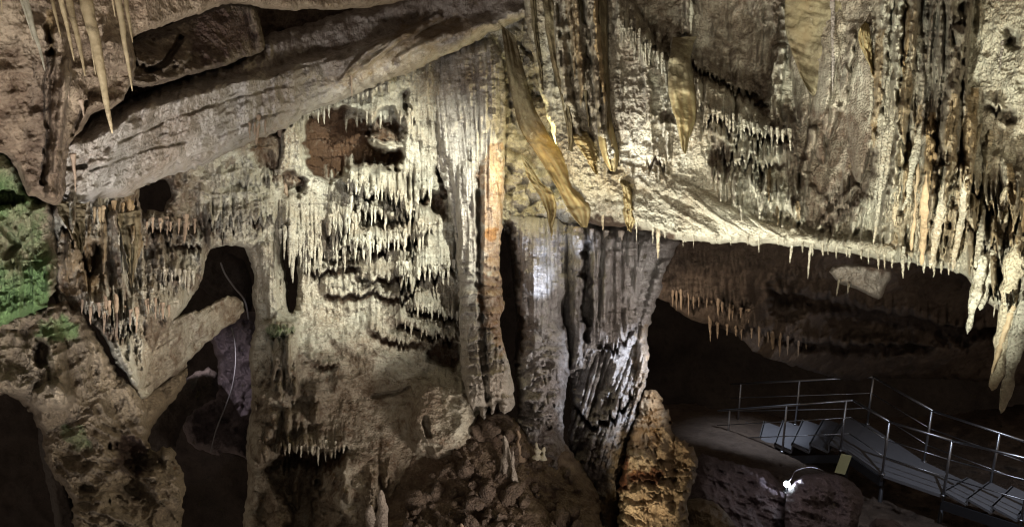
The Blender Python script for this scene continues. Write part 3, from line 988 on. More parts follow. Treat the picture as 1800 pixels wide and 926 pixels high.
apron = r.mask([(1085, 290), (1180, 325), (1290, 345), (1340, 380), (1400, 405), (1560, 420), (1620, 450), (1560, 470), (1400, 440), (1260, 430), (1130, 412), (1060, 330)], 24)
cream = r.mask([(1690, -110), (2020, -110), (2020, 330), (1800, 300), (1760, 270), (1715, 230), (1695, 120)], 24)
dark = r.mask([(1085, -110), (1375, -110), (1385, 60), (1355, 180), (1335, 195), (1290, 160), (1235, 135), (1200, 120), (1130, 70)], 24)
sheet = r.mask([(1375, -60), (1530, -60), (1540, 60), (1538, 220), (1530, 330), (1470, 380), (1420, 320), (1400, 250), (1380, 120)], 22)
mid = np.clip(1 - apron - cream - dark - sheet, 0, 1)
left = (1 - sstep(1180, 1260, X))
# ceiling slopes back in the dark hollow
r.H -= 0.5 * dark
r.H -= 0.12 * sheet
r.flutes(0.06, 10, mid * left, slant=0.10, brk=0.5)
r.paint([(960, -60), (1110, -60), (1170, 100), (1150, 240), (1010, 250)], 0, 0.42, 50, 20)
r.lumps(0.05, 8.0, mid * left, kind='ridge')
r.lumps(0.05, 11.0, left, kind='pock')
r.flutes(0.10, 9, mid * (1 - left) * (X < 1480), brk=0.55, seed=2)
r.ledges(0.05, 40, mid * (1 - left) * (1 - sstep(1400, 1500, X)), teeth=26, tw=7, seed=4)
r.flutes(0.08, 17, mid * sstep(1500, 1560, X) * (1 - cream), brk=0.35, seed=3, slant=-0.04)
r.flutes(0.20, 40, mid * sstep(1420, 1540, X) * (1 - cream), brk=0.0, seed=33, slant=-0.05, warp=12)
r.lumps(0.05, 12.0, mid * sstep(1500, 1560, X), kind='ridge')
r.lumps(0.10, 1.5, 1, kind='fbm')
r.lumps(0.07, 5.0, cream, kind='ridge').lumps(0.03, 14.0, cream, kind='pock')
r.flutes(0.05, 22, sheet, seed=8, brk=0.0)
r.flutes(0.05, 14, dark, seed=9)
r.ledges(0.10, 34, dark, teeth=20, tw=10, seed=10)
r.finem = 0.8 - 0.45 * apron - 0.4 * sheet - 0.2 * dark
# smooth apron: swells forward to the lower lip, then undercut
r.H += 0.40 * apron * sstep(280, 400, Y - 0.10 * (X - 1100))
r.stroke([(1095, 305), (1160, 318), (1220, 345), (1300, 392), (1380, 418), (1470, 428), (1560, 444)], 0.10, 18, 16)
for k_ in range(9):
    r.stroke([(1120 + 30 * k_, 315 + 8 * k_), (1180 + 26 * k_, 365 + 5 * k_), (1260 + 20 * k_, 412 + 2 * k_)], 0.02 if k_ % 3 else 0.045, 5 + k_ % 3 * 2, 4)
for (x0, y0, x1, y1, rr, h) in [(1040, -20, 1062, 235, 12, 0.45), (1062, 235, 1078, 290, 12, 0.4), (1010, -20, 1040, 200, 8, 0.3), (985, -30, 1000, 180, 10, 0.3), (1000, 180, 1020, 250, 9, 0.3),
                            (1132, 60, 1142, 210, 9, 0.25), (1210, 0, 1216, 120, 9, 0.25), (1368, 90, 1362, 200, 12, 0.35),
                            (1560, -20, 1545, 200, 11, 0.3), (1582, -20, 1570, 330, 11, 0.35), (1608, -20, 1590, 190, 12, 0.35), (1590, 190, 1560, 420, 12, 0.35),
                            (1675, -20, 1684, 60, 14, 0.4), (1684, 60, 1676, 160, 16, 0.4), (1676, 160, 1650, 300, 14, 0.35),
                            (1630, 230, 1640, 470, 12, 0.35), (1660, 300, 1640, 440, 10, 0.3), (1690, 300, 1672, 460, 13, 0.35), (1590, 300, 1575, 400, 11, 0.3),
                            (1480, 190, 1500, 60, 8, 0.2), (1430, 230, 1395, 400, 9, 0.25), (1500, 330, 1440, 400, 7, 0.2)]:
    r.stroke([(x0, y0), (x1, y1)], h, rr, rr * 0.7, 4)
r.drapes(16, (975, 1100), (60, 260), (120, 240), (6, 12), (0.15, 0.35), seed=1, lean=0.08, rust=0.2)
r.drapes(40, (960, 1200), (80, 330), (30, 90), (3, 6), (0.08, 0.2), seed=2, lean=0.05)
r.drapes(60, (1225, 1400), (-8, 60), (30, 80), (3.5, 6), (0.12, 0.26), seed=3, line=[(1225, 190), (1400, 250)])
r.drapes(70, (1235, 1420), (-10, 50), (30, 90), (3.5, 7), (0.12, 0.28), seed=4, line=[(1235, 290), (1300, 320), (1420, 370)], rust=0.1)
r.drapes(40, (1060, 1230), (-20, 20), (30, 80), (3.5, 6), (0.12, 0.25), seed=5, line=[(1060, 40), (1230, 160)])
r.drapes(34, (1530, 1720), (60, 300), (120, 280), (7, 14), (0.14, 0.30), seed=6, lean=-0.06, rust=0.15)
r.drapes(26, (1560, 1710), (330, 470), (110, 260), (8, 16), (0.16, 0.34), seed=7, lean=-0.08, rust=0.35)
r.drapes(14, (1420, 1560), (380, 436), (40, 130), (5, 9), (0.15, 0.3), seed=8, lean=-0.15)
r.drapes(5, (1400, 1530), (150, 330), (180, 280), (26, 44), (0.25, 0.42), seed=9)
r.drapes(40, (1700, 1880), (0, 200), (60, 170), (8, 15), (0.15, 0.30), seed=10, line=[(1700, 330), (1880, 430)], rust=0.3)
r.drapes(12, (1200, 1370), (20, 130), (40, 110), (6, 12), (0.1, 0.25), seed=12)
r.paint([(1000, 366), (1060, 382), (1130, 398), (1200, 420), (1130, 426), (1020, 404)], 0, 0.7, 10, 6)
r.add([(1010, 372), (1060, 385), (1130, 400), (1190, 418), (1130, 424), (1030, 400)], -0.2, 12)
K = dict(p=1.2)
r.lip([(1075, 30), (1110, 60), (1150, 80), (1180, 120)], 0.30, 50, 46, 8, seed=1, **K)
r.lip([(1230, 190), (1260, 205), (1300, 215), (1360, 235), (1400, 240)], 0.45, 60, 50, 8, seed=2, under=0.2, **K)
r.lip([(1250, 255), (1300, 265), (1350, 280), (1390, 290)], 0.35, 50, 46, 8, seed=3, under=0.15, **K)
r.lip([(1280, 330), (1330, 345), (1390, 370), (1420, 380)], 0.35, 80, 50, 9, seed=4, **K)
r.lip([(1205, 100), (1250, 130), (1290, 150), (1340, 165)], 0.35, 40, 24, 7, seed=5, under=0.1, **K)
r.lip([(1440, 350), (1490, 360), (1550, 350)], 0.25, 60, 30, 8, seed=6, **K)
r.lip([(1130, 270), (1160, 275), (1180, 290)], 0.25, 40, 40, 8, seed=7, under=0.15, **K)
r.lip([(1700, 310), (1740, 330), (1790, 360), (1850, 400)], 0.35, 60, 60, 12, seed=8, under=0.2, **K)
r.lip([(1690, 380), (1730, 400), (1790, 440), (1850, 450)], 0.35, 60, 60, 12, seed=9, under=0.2, **K)
r.lip([(1720, 180), (1745, 185), (1770, 190)], 0.22, 26, 16, 9, seed=10, under=0.15, **K)
r.lip([(1700, 470), (1730, 490), (1790, 520), (1850, 540)], 0.35, 70, 50, 12, seed=11, under=0.2, **K)
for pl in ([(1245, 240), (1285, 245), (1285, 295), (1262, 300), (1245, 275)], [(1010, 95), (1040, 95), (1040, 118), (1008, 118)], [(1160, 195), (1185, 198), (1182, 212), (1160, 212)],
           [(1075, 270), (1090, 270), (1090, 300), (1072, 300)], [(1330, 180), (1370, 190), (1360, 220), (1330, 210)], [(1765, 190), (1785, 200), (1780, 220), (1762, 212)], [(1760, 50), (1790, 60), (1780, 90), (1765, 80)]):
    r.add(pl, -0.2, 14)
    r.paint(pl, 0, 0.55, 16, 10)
r.H = np.where(Y > 405, r.H, r.H)
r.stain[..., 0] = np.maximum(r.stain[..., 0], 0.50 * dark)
r.stain[..., 0] = np.maximum(r.stain[..., 0], 0.40 * sheet)
r.paint([(1380, 180), (1540, 190), (1540, 330), (1480, 400), (1420, 420), (1390, 330), (1340, 200)], 0, 0.55, 30, 14)
r.paint([(1590, -60), (1690, -60), (1690, 120), (1730, 250), (1690, 300), (1610, 300), (1600, 150)], 0, 0.42, 26, 12)
r.paint([(1560, 400), (1600, 290), (1690, 300), (1720, 420), (1660, 470), (1560, 440)], 2, 0.34, 26, 12)
r.paint([(1700, 280), (1860, 300), (1900, 600), (1740, 540)], 0, 0.32, 30, 20)
rightm = r
r.build('cave_ceiling', M['right'])

# ---- pale pendant slab hanging over the passage
r = Rock([(1452, 470), (1500, 462), (1567, 470), (1567, 488), (1556, 505), (1549, 528), (1530, 520), (1508, 508), (1490, 503), (1472, 496)],
         [(1452, 470, 8.9), (1567, 470, 8.9), (1549, 528, 9.0)], step=1.4, edge=1.5, rim=7, rimd=0.3, seed=17, rough=0.03)
r.lumps(0.08, 5, kind='ridge')
r.lumps(0.10, 2.5)
r.paintn(0, 0.6, 2.0, 0.0)
r.build('hanging_slab', M['slab'], 'pale pointed slab of rock hanging below the ceiling lip over the dark passage', 'rock', 'thing', back=0.5)

# ---- the great tilted ceiling slab, upper left
r = Rock([(95, 352), (92, 300), (110, 235), (150, 205), (205, 185), (262, 158), (330, 130), (450, 92), (470, 60), (570, 30), (690, 0), (760, -40), (960, -60), (960, 0), (925, 25), (880, 52), (820, 82), (770, 102), (735, 122), (660, 152), (560, 192), (520, 216), (440, 252), (350, 292), (245, 327), (228, 348), (170, 358), (140, 362)],
         [(110, 250, 4.9), (110, 350, 5.3), (240, 330, 6.1), (240, 170, 5.6), (450, 90, 7.4), (450, 250, 7.6), (600, 30, 8.6), (700, 130, 8.9), (900, -20, 9.2), (920, 30, 9.4)],
         step=2, edge=7, rim=24, rimd=0.8, seed=18, rough=0.06)
ax = np.array([0.90, -0.43])
u = (r.X * ax[0] + r.Y * ax[1])
v = (r.X * -ax[1] + r.Y * ax[0])
q = np.stack([u / 60, v / 20, u * 0], -1)
sc1 = fbm(q, 1.0, 5, 44, ridged=True)
lowface = sstep(-14, 14, v - np.interp(r.X, [100, 260, 330, 460, 560, 640, 760, 900], [v0 for v0 in
        [100 * .43 + 262 * .9, 260 * .43 + 182 * .9, 330 * .43 + 158 * .9, 460 * .43 + 128 * .9, 560 * .43 + 98 * .9, 640 * .43 + 76 * .9, 760 * .43 + 60 * .9, 900 * .43 + 20 * .9]]) + 8 * vn(r.q, 1 / 40., 4))
r.H += 0.035 * sc1 * (0.4 + 0.6 * lowface)
r.H += 0.03 * fbm(np.stack([u / 30, v / 9, u * 0 + 9], -1), 1.0, 4, 46, ridged=True)
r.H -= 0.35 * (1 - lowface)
r.lumps(0.14, 1.3)
r.lumps(0.09, 2.6, kind='ridge')
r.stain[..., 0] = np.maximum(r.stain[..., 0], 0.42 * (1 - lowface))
# wavy orange drapery folds crossing the slab
for k, (a0, b0) in enumerate([((770, 30), (640, 118)), ((740, 45), (618, 130)), ((712, 55), (625, 110)), ((790, 60), (700, 105)), ((690, 60), (600, 140))]):
    r.stroke([a0, ((a0[0] + b0[0]) / 2 - 12, (a0[1] + b0[1]) / 2 + 2), b0], 0.16, 8, 5, 5)
r.paint([(800, 20), (690, 50), (610, 120), (560, 150), (620, 150), (700, 110), (760, 80), (860, 60)], 2, 0.30, 16, 10)
r.paint([(700, -20), (960, -60), (930, 10), (880, 30), (760, 70), (700, 90), (680, 60)], 0, 0.40, 24, 10)
r.groove([(250, 322), (300, 290), (380, 262)], 0.05, 4)
r.groove([(118, 296), (150, 292)], 0.15, 5)
for gl in ([(160, 300), (260, 262), (330, 250)], [(300, 210), (420, 170), (500, 150)], [(380, 240), (460, 205), (540, 185)], [(210, 250), (290, 215)], [(520, 120), (600, 100)]):
    r.groove(gl, 0.05, 3, 8)
slab = r
r.build('ceiling_slab', M['slab'], kind='structure', fine=0.02)

# ---- upper-left rock: front strip, dark hollow behind it, angular block in the hollow
r = Rock([(120, -100), (900, -120), (860, 20), (700, 90), (560, 120), (460, 150), (330, 190), (150, 270), (100, 240)],
         [(150, 100, 5.9), (300, 80, 7.4), (460, 60, 8.8), (700, 20, 9.8), (150, 260, 6.0), (400, 160, 8.2)], step=2.4, edge=4, rim=14, rimd=0.4, seed=19, rough=0.08)
r.lumps(0.12, 1.6).lumps(0.04, 6, kind='ridge')
r.stain[..., 0] = 0.55
r.build('ceiling_hollow', M['left'], kind='structure')
r = Rock([(236, 62), (300, 46), (345, 22), (398, 4), (436, 4), (452, 22), (461, 60), (468, 84), (452, 98), (425, 104), (400, 116), (345, 128), (300, 144), (262, 156), (226, 150), (222, 100)],
         [(236, 80, 6.2), (300, 60, 6.6), (466, 80, 7.6), (440, 10, 7.4), (300, 140, 6.0)], step=1.8, edge=3.5, rim=9, rimd=0.25, seed=20, rough=0.04)
r.lumps(0.07, 3.0, kind='ridge').lumps(0.10, 1.5).lumps(0.04, 7.0, kind='ridge')
r.add([(235, 66), (330, 60), (335, 120), (240, 122)], 0.18, 12, 10)
r.groove([(318, 66), (306, 92), (290, 112), (262, 124)], 0.22, 6)
r.stroke([(448, 20), (460, 60), (464, 92)], 0.12, 12, 12)
r.stain[..., 0] = np.maximum(r.stain[..., 0], 0.36 + 0.35 * r.mask([(330, 30), (430, 10), (448, 80), (340, 116)], 20, 12))
r.build('wedged_block', M['left'], 'dark brown angular block wedged under the ceiling above the tilted slab', 'rock', 'thing')

r = Rock([(-160, -120), (900, -140), (800, -30), (700, 6), (620, 16), (540, 20), (470, 14), (432, 6), (400, 6), (350, 24), (290, 46), (240, 60), (232, 74), (240, 110), (232, 150), (205, 190), (165, 195), (140, 230), (126, 244), (118, 300), (112, 350), (98, 362), (80, 356), (60, 345), (50, 345), (40, 320), (20, 285), (0, 268), (-160, 250)],
         [(-100, 0, 4.0), (0, 250, 4.6), (100, 350, 4.9), (100, 100, 4.6), (240, 50, 5.2), (440, 0, 6.4), (700, 0, 8.2), (900, -100, 8.8)],
         step=2, edge=3, rim=14, rimd=0.3, seed=23, rough=0.05)
r.lumps(0.08, 1.8).lumps(0.05, 4.0, kind='ridge').lumps(0.012, 14, kind='ridge')
r.flutes(0.05, 20, r.mask([(60, 100), (125, 100), (120, 360), (60, 360)], 20), seed=3)
r.stroke([(105, 60), (112, 130), (100, 220), (92, 300), (90, 345)], 0.16, 16, 12)
r.stroke([(118, 110), (108, 200), (96, 300)], 0.10, 9, 7)
r.groove([(92, 90), (82, 150), (85, 240), (76, 320)], 0.14, 6)
r.groove([(150, 180), (140, 210), (128, 236)], 0.12, 5)
r.add([(140, 130), (200, 110), (235, 140), (200, 180), (150, 170)], -0.12, 16)
r.add([(175, 60), (230, 70), (235, 110), (190, 125)], 0.12, 20)
r.add([(78, 40), (95, 40), (98, 95), (84, 95)], -0.2, 8)
r.paint([(78, 20), (98, 20), (98, 100), (84, 100)], 2, 0.6, 8, 4)
r.paint([(120, 180), (230, 120), (240, 190), (120, 260)], 0, 0.45, 20, 12)
r.paint([(-160, 60), (40, 90), (125, 110), (125, 360), (40, 350), (0, 270), (-160, 250)], 0, 0.48, 40, 20)
r.paint([(130, 90), (240, 60), (240, 200), (120, 260)], 0, 0.40, 24, 12)
r.paintn(0, 0.45, 1.2, 0.0)
r.lumps(0.10, 3.0, r.mask([(110, 60), (250, 50), (250, 210), (110, 260)], 20), kind='ridge')
r.build('ceiling_left', M['tanrock'], kind='structure')

# ---- formations under the slab, left of the opening
r = Rock([(86, 330), (240, 300), (500, 190), (500, 380), (450, 440), (430, 436), (412, 430), (388, 430), (366, 440), (358, 480), (345, 510), (322, 545), (300, 575), (270, 610), (262, 650), (245, 690), (228, 672), (214, 650), (200, 634), (188, 600), (168, 575), (150, 550), (120, 560), (96, 540), (90, 450)],
         [(100, 360, 5.6), (240, 340, 7.0), (440, 260, 8.9), (440, 420, 9.0), (360, 460, 8.6), (240, 680, 6.6), (150, 540, 6.1), (100, 520, 5.8), (300, 520, 7.7)],
         holes=[[(248, 318), (262, 326), (276, 316), (296, 314), (304, 345), (292, 356), (286, 374), (262, 366), (254, 380), (244, 356)]],
         step=1.7, edge=3, rim=12, rimd=0.4, seed=25, rough=0.05)
r.lumps(0.10, 1.8)
r.ledges(0.14, 22, r.mask([(240, 360), (500, 240), (500, 440), (360, 440), (330, 540), (240, 540)], 30), teeth=12, tw=7)
r.flutes(0.12, 9, r.mask([(240, 450), (370, 420), (340, 540), (240, 560)], 20), seed=2)
r.flutes(0.18, 14, r.mask([(90, 340), (240, 340), (240, 500), (120, 500)], 20), seed=3, brk=0.4)
r.lumps(0.09, 5.0, kind='ridge')
r.lumps(0.22, 2.2, kind='ridge')
r.drapes(30, (100, 250), (-30, 60), (40, 130), (7, 14), (0.15, 0.35), seed=21, line=[(100, 420), (250, 430)], rust=0.4)
r.drapes(40, (240, 370), (-30, 90), (30, 80), (4, 8), (0.12, 0.28), seed=22, line=[(240, 440), (370, 420)])
r.drapes(24, (150, 260), (-20, 60), (40, 100), (5, 10), (0.12, 0.28), seed=23, line=[(150, 540), (260, 600)])
r.paintn(0, 0.5, 1.6, -0.05)
K = dict(p=1.3)
r.lip([(355, 372), (400, 380), (460, 372), (495, 372)], 0.45, 60, 52, 9, seed=3, under=0.3, **K)
r.lip([(250, 392), (290, 400), (320, 396), (350, 392)], 0.30, 40, 20, 8, seed=4, under=0.2, **K)
r.lip([(280, 420), (310, 430), (350, 430), (364, 428)], 0.30, 40, 20, 8, seed=5, under=0.2, **K)
r.lip([(270, 470), (300, 480), (340, 486), (355, 470)], 0.3, 60, 40, 8, seed=6, **K)
r.lip([(140, 530), (180, 540), (220, 550), (250, 560)], 0.35, 60, 60, 9, seed=7, under=0.2, **K)
r.lip([(240, 520), (270, 540), (300, 545)], 0.25, 50, 46, 9, seed=8, **K)
r.lip([(95, 380), (120, 400), (150, 410)], 0.25, 60, 40, 11, seed=9, under=0.25, **K)
r.lip([(370, 330), (420, 320), (470, 320)], 0.3, 40, 20, 8, seed=10, **K)
for a0, b0, rr in (((150, 560), (205, 600), 0),):
    pass
r.stroke([(180, 575), (198, 620), (232, 672)], 0.22, 16, 14)
r.stroke([(208, 575), (222, 620), (238, 670)], 0.25, 13, 10)
r.ledges(0.10, 20, r.mask([(165, 560), (235, 560), (245, 690), (200, 650)], 12), seed=5, teeth=3)
r.stroke([(200, 380), (206, 440), (208, 500)], 0.25, 12, 8)
r.stroke([(176, 370), (184, 420)], 0.25, 10, 5)
r.add([(145, 420), (180, 430), (165, 490), (140, 470)], -0.4, 16)
r.paint([(95, 400), (200, 400), (190, 520), (100, 520)], 2, 0.35, 30, 20)
r.paint([(95, 400), (170, 400), (180, 490), (130, 540), (100, 520)], 0, 0.5, 24, 14)
r.paint([(235, 330), (370, 300), (350, 420), (280, 470), (230, 440)], 0, 0.42, 30, 14)
r.paint([(440, 200), (500, 200), (495, 300), (440, 300)], 0, 0.6, 14)
leftmid = r
r.build('cave_side_wall', M['wall'], kind='structure')

# ---- fallen pale slab leaning across the opening
r = Rock([(232, 600), (290, 572), (345, 545), (385, 524), (412, 518), (432, 530), (430, 556), (404, 570), (366, 598), (334, 634), (300, 664), (266, 690), (246, 702), (236, 680)],
         [(245, 620, 6.9), (245, 690, 6.9), (400, 540, 8.7)], step=1.6, edge=6, rim=6, rimd=0.15, seed=26, rough=0.03)
u = r.X * 0.86 - r.Y * 0.51
v = r.X * 0.51 + r.Y * 0.86
r.H += 0.06 * fbm(np.stack([u / 45, v / 8, u * 0], -1), 1.0, 5, 3, ridged=True)
r.lumps(0.06, 4.0, kind='ridge')
r.paintn(0, 0.5, 2.5, 0.0)
r.paint([(230, 520), (430, 510), (430, 600), (230, 720)], 0, 0.36, 20)
r.build('fallen_slab', M['wall'], 'pale flat slab leaning up across the dark opening at left', 'rock', 'thing', back=0.35)
r = Rock([(215, 660), (250, 690), (300, 652), (330, 642), (332, 660), (318, 690), (290, 720), (262, 755), (250, 800), (200, 760)], [(230, 690, 7.3), (330, 650, 8.0), (260, 780, 7.0)],
         step=2, edge=5, rim=14, rimd=0.4, seed=27, rough=0.08)
r.lumps(0.1, 3, kind='blob')
r.build('brown_ledge', M['left'], 'brown knobbly ledge directly beneath the pale leaning slab', 'rock', 'thing')
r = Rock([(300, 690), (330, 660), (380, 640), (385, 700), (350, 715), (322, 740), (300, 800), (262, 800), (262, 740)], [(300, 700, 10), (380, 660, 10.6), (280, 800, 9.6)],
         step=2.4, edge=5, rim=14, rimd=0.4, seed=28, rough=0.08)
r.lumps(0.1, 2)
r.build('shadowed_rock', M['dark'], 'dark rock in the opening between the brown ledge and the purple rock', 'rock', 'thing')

# ---- algae-covered green rock at the left edge
r = Rock([(-170, 245), (0, 262), (18, 275), (34, 300), (50, 335), (54, 348), (90, 356), (98, 400), (106, 450), (98, 500), (84, 540), (60, 552), (20, 560), (8, 575), (-170, 600)],
         [(-100, 300, 4.4), (0, 300, 4.8), (100, 450, 5.4), (0, 560, 5.0)], step=1.8, edge=8, rim=14, rimd=0.4, seed=29, rough=0.05)
r.flutes(0.24, 20, sstep(430, 480, r.Y), brk=0.2, warp=12)
r.lumps(0.10, 3.5, kind='ridge').lumps(0.05, 8, kind='pock')
r.add([(-160, 338), (10, 335), (45, 348), (10, 362), (-160, 360)], -0.35, 10)
r.groove([(5, 400), (30, 430), (10, 450)], 0.10, 8)
r.lumps(0.12, 5.0, kind='ridge')
r.stain[..., 1] = 0.35 + 0.5 * sstep(-0.25, 0.25, fbm(r.B, 1.8, 3, 77))
r.stain[..., 1] *= 1 - 0.7 * r.mask([(70, 330), (130, 330), (130, 560), (84, 560), (88, 450)], 24, 12)
r.paint([(-160, 330), (40, 335), (52, 350), (10, 362), (-160, 362)], 0, 0.9, 12, 6)
r.build('algae_rock', M['left'], 'green algae-covered rock with dripping folds at the left edge', 'rock', 'thing')

# ---- big brown mass lower left with a black hollow
r = Rock([(-170, 560), (0, 555), (60, 540), (100, 530), (140, 548), (160, 575), (185, 610), (198, 640), (212, 656), (238, 688), (252, 710), (262, 745), (258, 770), (272, 795), (290, 782), (306, 790), (306, 808), (318, 815), (326, 835), (330, 868), (322, 900), (326, 940), (330, 1060), (90, 1060), (130, 960), (128, 905), (118, 860), (92, 840), (82, 812), (72, 770), (58, 735), (38, 705), (0, 690), (-170, 690)],
         [(-100, 600, 5.2), (100, 540, 5.6), (0, 690, 5.3), (250, 700, 6.3), (320, 850, 6.0), (120, 900, 5.2), (320, 1000, 5.6), (200, 1000, 5.0)],
         step=1.8, edge=8, rim=18, rimd=0.4, seed=30, rough=0.08)
r.lumps(0.14, 2.4, kind='blob').lumps(0.16, 3.0, kind='ridge').lumps(0.09, 7.0, kind='ridge')
r.stroke([(75, 700), (92, 690), (110, 700)], 0.25, 22)
r.add([(62, 598), (82, 600), (84, 640), (66, 640)], -0.35, 12)
r.add([(198, 782), (225, 775), (262, 790), (290, 806), (250, 830), (215, 812)], -0.3, 22, 12)
r.stroke([(100, 610), (104, 680)], 0.2, 18, 14)
r.ledges(0.10, 20, r.mask([(100, 700), (260, 760), (320, 1000), (150, 1000)], 30), teeth=6, tw=10)
r.paint([(60, 560), (140, 560), (135, 600), (70, 600)], 1, 0.55, 20, 12)
r.paint([(100, 745), (150, 740), (160, 790), (120, 800)], 1, 0.35, 20, 12)
r.paint([(200, 760), (260, 770), (250, 840), (200, 830)], 0, 0.7, 20)
llow = r
r.build('cave_lower_wall', M['left'], kind='structure')
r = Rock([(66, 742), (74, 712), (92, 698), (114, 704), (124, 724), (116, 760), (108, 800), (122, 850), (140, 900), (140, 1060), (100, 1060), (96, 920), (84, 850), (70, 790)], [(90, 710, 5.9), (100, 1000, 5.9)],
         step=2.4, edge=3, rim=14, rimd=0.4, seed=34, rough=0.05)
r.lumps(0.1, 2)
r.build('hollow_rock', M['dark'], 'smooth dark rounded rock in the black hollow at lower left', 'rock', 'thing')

# ---- ground: chamber floor under the walkway and rocks
r = Rock([(1060, 690), (1180, 706), (1300, 725), (1500, 740), (1950, 700), (2400, 1400), (700, 1400), (900, 1000), (1050, 900)],
         [(1180, 735, 19.5), (1500, 760, 19), (1200, 850, 13.5), (1800, 800, 17), (1400, 926, 13.0), (1200, 926, 11.5), (1800, 926, 14), (1200, 1300, 8)],
         step=3, edge=6, rim=30, rimd=0.5, seed=36, rough=0.12)
r.lumps(0.25, 0.9, sstep(790, 830, r.Y)).lumps(0.12, 3, sstep(790, 830, r.Y), kind='blob')
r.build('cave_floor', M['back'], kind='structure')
def boulder(name, poly, d, seed, label, mat='purple', group=None):
    r = Rock(poly, d, step=1.7, edge=4, rim=26, rimd=0.7, seed=seed, rough=0.06)
    r.lumps(0.22, 2.0, kind='ridge').lumps(0.16, 4.0, kind='ridge').lumps(0.06, 8, kind='ridge')
    return r.build(name, M[mat], label, 'rock', 'thing', group=group)
boulder('boulder', [(1226, 792), (1262, 808), (1300, 812), (1330, 822), (1350, 826), (1362, 842), (1385, 860), (1385, 905), (1370, 960), (1380, 1050), (1190, 1050), (1200, 900), (1215, 860)], [(1240, 800, 12.5), (1380, 860, 12.4), (1240, 1000, 10.5)], 51,
        'long grey-purple boulder left of the bright floor lamp, behind the rusty rock')
boulder('boulder', [(1384, 860), (1400, 838), (1440, 830), (1478, 834), (1505, 852), (1519, 876), (1512, 900), (1500, 960), (1490, 1040), (1390, 1040), (1378, 900)], [(1390, 860, 11.4), (1500, 860, 11.6), (1440, 1000, 10.4)], 52,
        'rounded purple-brown boulder right of the bright floor lamp, below the platform')
boulder('boulder', [(1525, 918), (1545, 910), (1575, 912), (1592, 926), (1600, 1000), (1520, 1000)], [(1550, 920, 10.6), (1550, 1000, 10.2)], 53,
        'rock showing only its top at the bottom edge beneath the stairs')
boulder('boulder', [(1180, 880), (1230, 870), (1270, 890), (1300, 930), (1300, 1050), (1170, 1050)], [(1200, 890, 10.6), (1280, 1000, 10.2)], 54,
        'dark low boulder between the rusty rock and the bottom edge', 'left')
# ============================================================ THINGS
rng = random.Random(7)
nrng = np.random.RandomState(11)


def cone_mesh(L, r0, seed, segs=10, rings=16, lump=0.16, flare=0.5, taper=0.75, tipr=0.10, bend=0.0, flat=0.8, up=False, root=1.0):
    """a dripstone: root at the origin, tip at -L along z; every ring is uneven"""
    rings = max(6, rings)
    t = np.linspace(0, 1, rings)
    r = r0 * (tipr + (1 - tipr) * (1 - t) ** taper) * (1 + flare * np.exp(-t * 9)) * (root + (1 - root) * np.clip(t / 0.2, 0, 1) ** 0.7)
    a = np.linspace(0, 2 * math.pi, segs, endpoint=False)
    T, A = np.meshgrid(t, a, indexing='ij')
    R = r[:, None] * np.ones_like(A)
    pts = np.stack([np.cos(A) * 1.2, np.sin(A) * 1.2, T * L / max(r0, .005) * 0.35], -1) + seed * 3.7
    R = R * (1 + lump * fbm(pts, 1.0, 3, seed) + lump * 0.6 * vn(np.stack([T * L / r0 * 1.1, T * 0, T * 0 + seed], -1), 1.0, seed))
    ph = seed * 1.3
    bx = bend * L * (np.sin(T * 2.2 + ph) - np.sin(ph)) * 0.35 + 0.25 * r0 * vn(np.stack([T * 6, T * 0, T * 0 + seed], -1), 1.0, 5) * (T > 0.05)
    x = np.cos(A) * R + bx
    y = np.sin(A) * R * flat
    z = -T * L
    V = np.stack([x, y, z], -1).reshape(-1, 3)
    tip = np.array([[bx[-1, 0], 0, -L - r0 * 0.12]])
    V = np.concatenate([V, tip, [[0, 0, 0.3 * r0]]])
    q = []
    for i in range(rings - 1):
        for j in range(segs):
            k = (j + 1) % segs
            q.append((i * segs + j, (i + 1) * segs + j, (i + 1) * segs + k, i * segs + k))
    n = rings * segs
    tr = [((rings - 1) * segs + j, n, (rings - 1) * segs + (j + 1) % segs) for j in range(segs)]
    tr += [(j, (j + 1) % segs, n + 1) for j in range(segs)]
    return V, q, tr


def hang_len(px, py, d, py2):
    yc = (463 - py) / FPX * d
    k = (463 - py2) / FPX
    return (yc - k * d) / (CP + k * SP)


def stalactite(px, py, px2, py2, w, d, mat, label, group=None, lump=0.16, segs=10, taper=0.75, flare=0.5, bend=0.02, name='stalactite', flat=0.8, tipd=None, root=1.0):
    L = hang_len(px, py, d, py2)
    top = P(px, py, d)
    dt = L * SP + d if tipd is None else tipd      # camera depth of the tip
    tip = P(px2, py2, dt)
    r0 = 0.5 * w / FPX * d
    seed = rng.randrange(1, 9000)
    V, q, tr = cone_mesh((tip - top).length, r0, seed, segs, int(min(60, 8 + (py2 - py) / 4.5)), lump, flare, taper, bend=bend, flat=flat, root=root)
    o = link_mesh(name, V, q, M[mat] if isinstance(mat, str) else mat, tris=tr)
    o.location = top
    o.rotation_mode = 'QUATERNION'
    o.rotation_quaternion = (top - tip).to_track_quat('Z', 'Y')
    return tag(o, label, 'stalactite', group, 'thing')


def vp_x(px, py, py2):
    """where a plumb line through (px,py) crosses row py2"""
    vpy = 463 + FPX / math.tan(PITCH)
    return px + (900 - px) * (py2 - py) / (vpy - py)


variants = {}


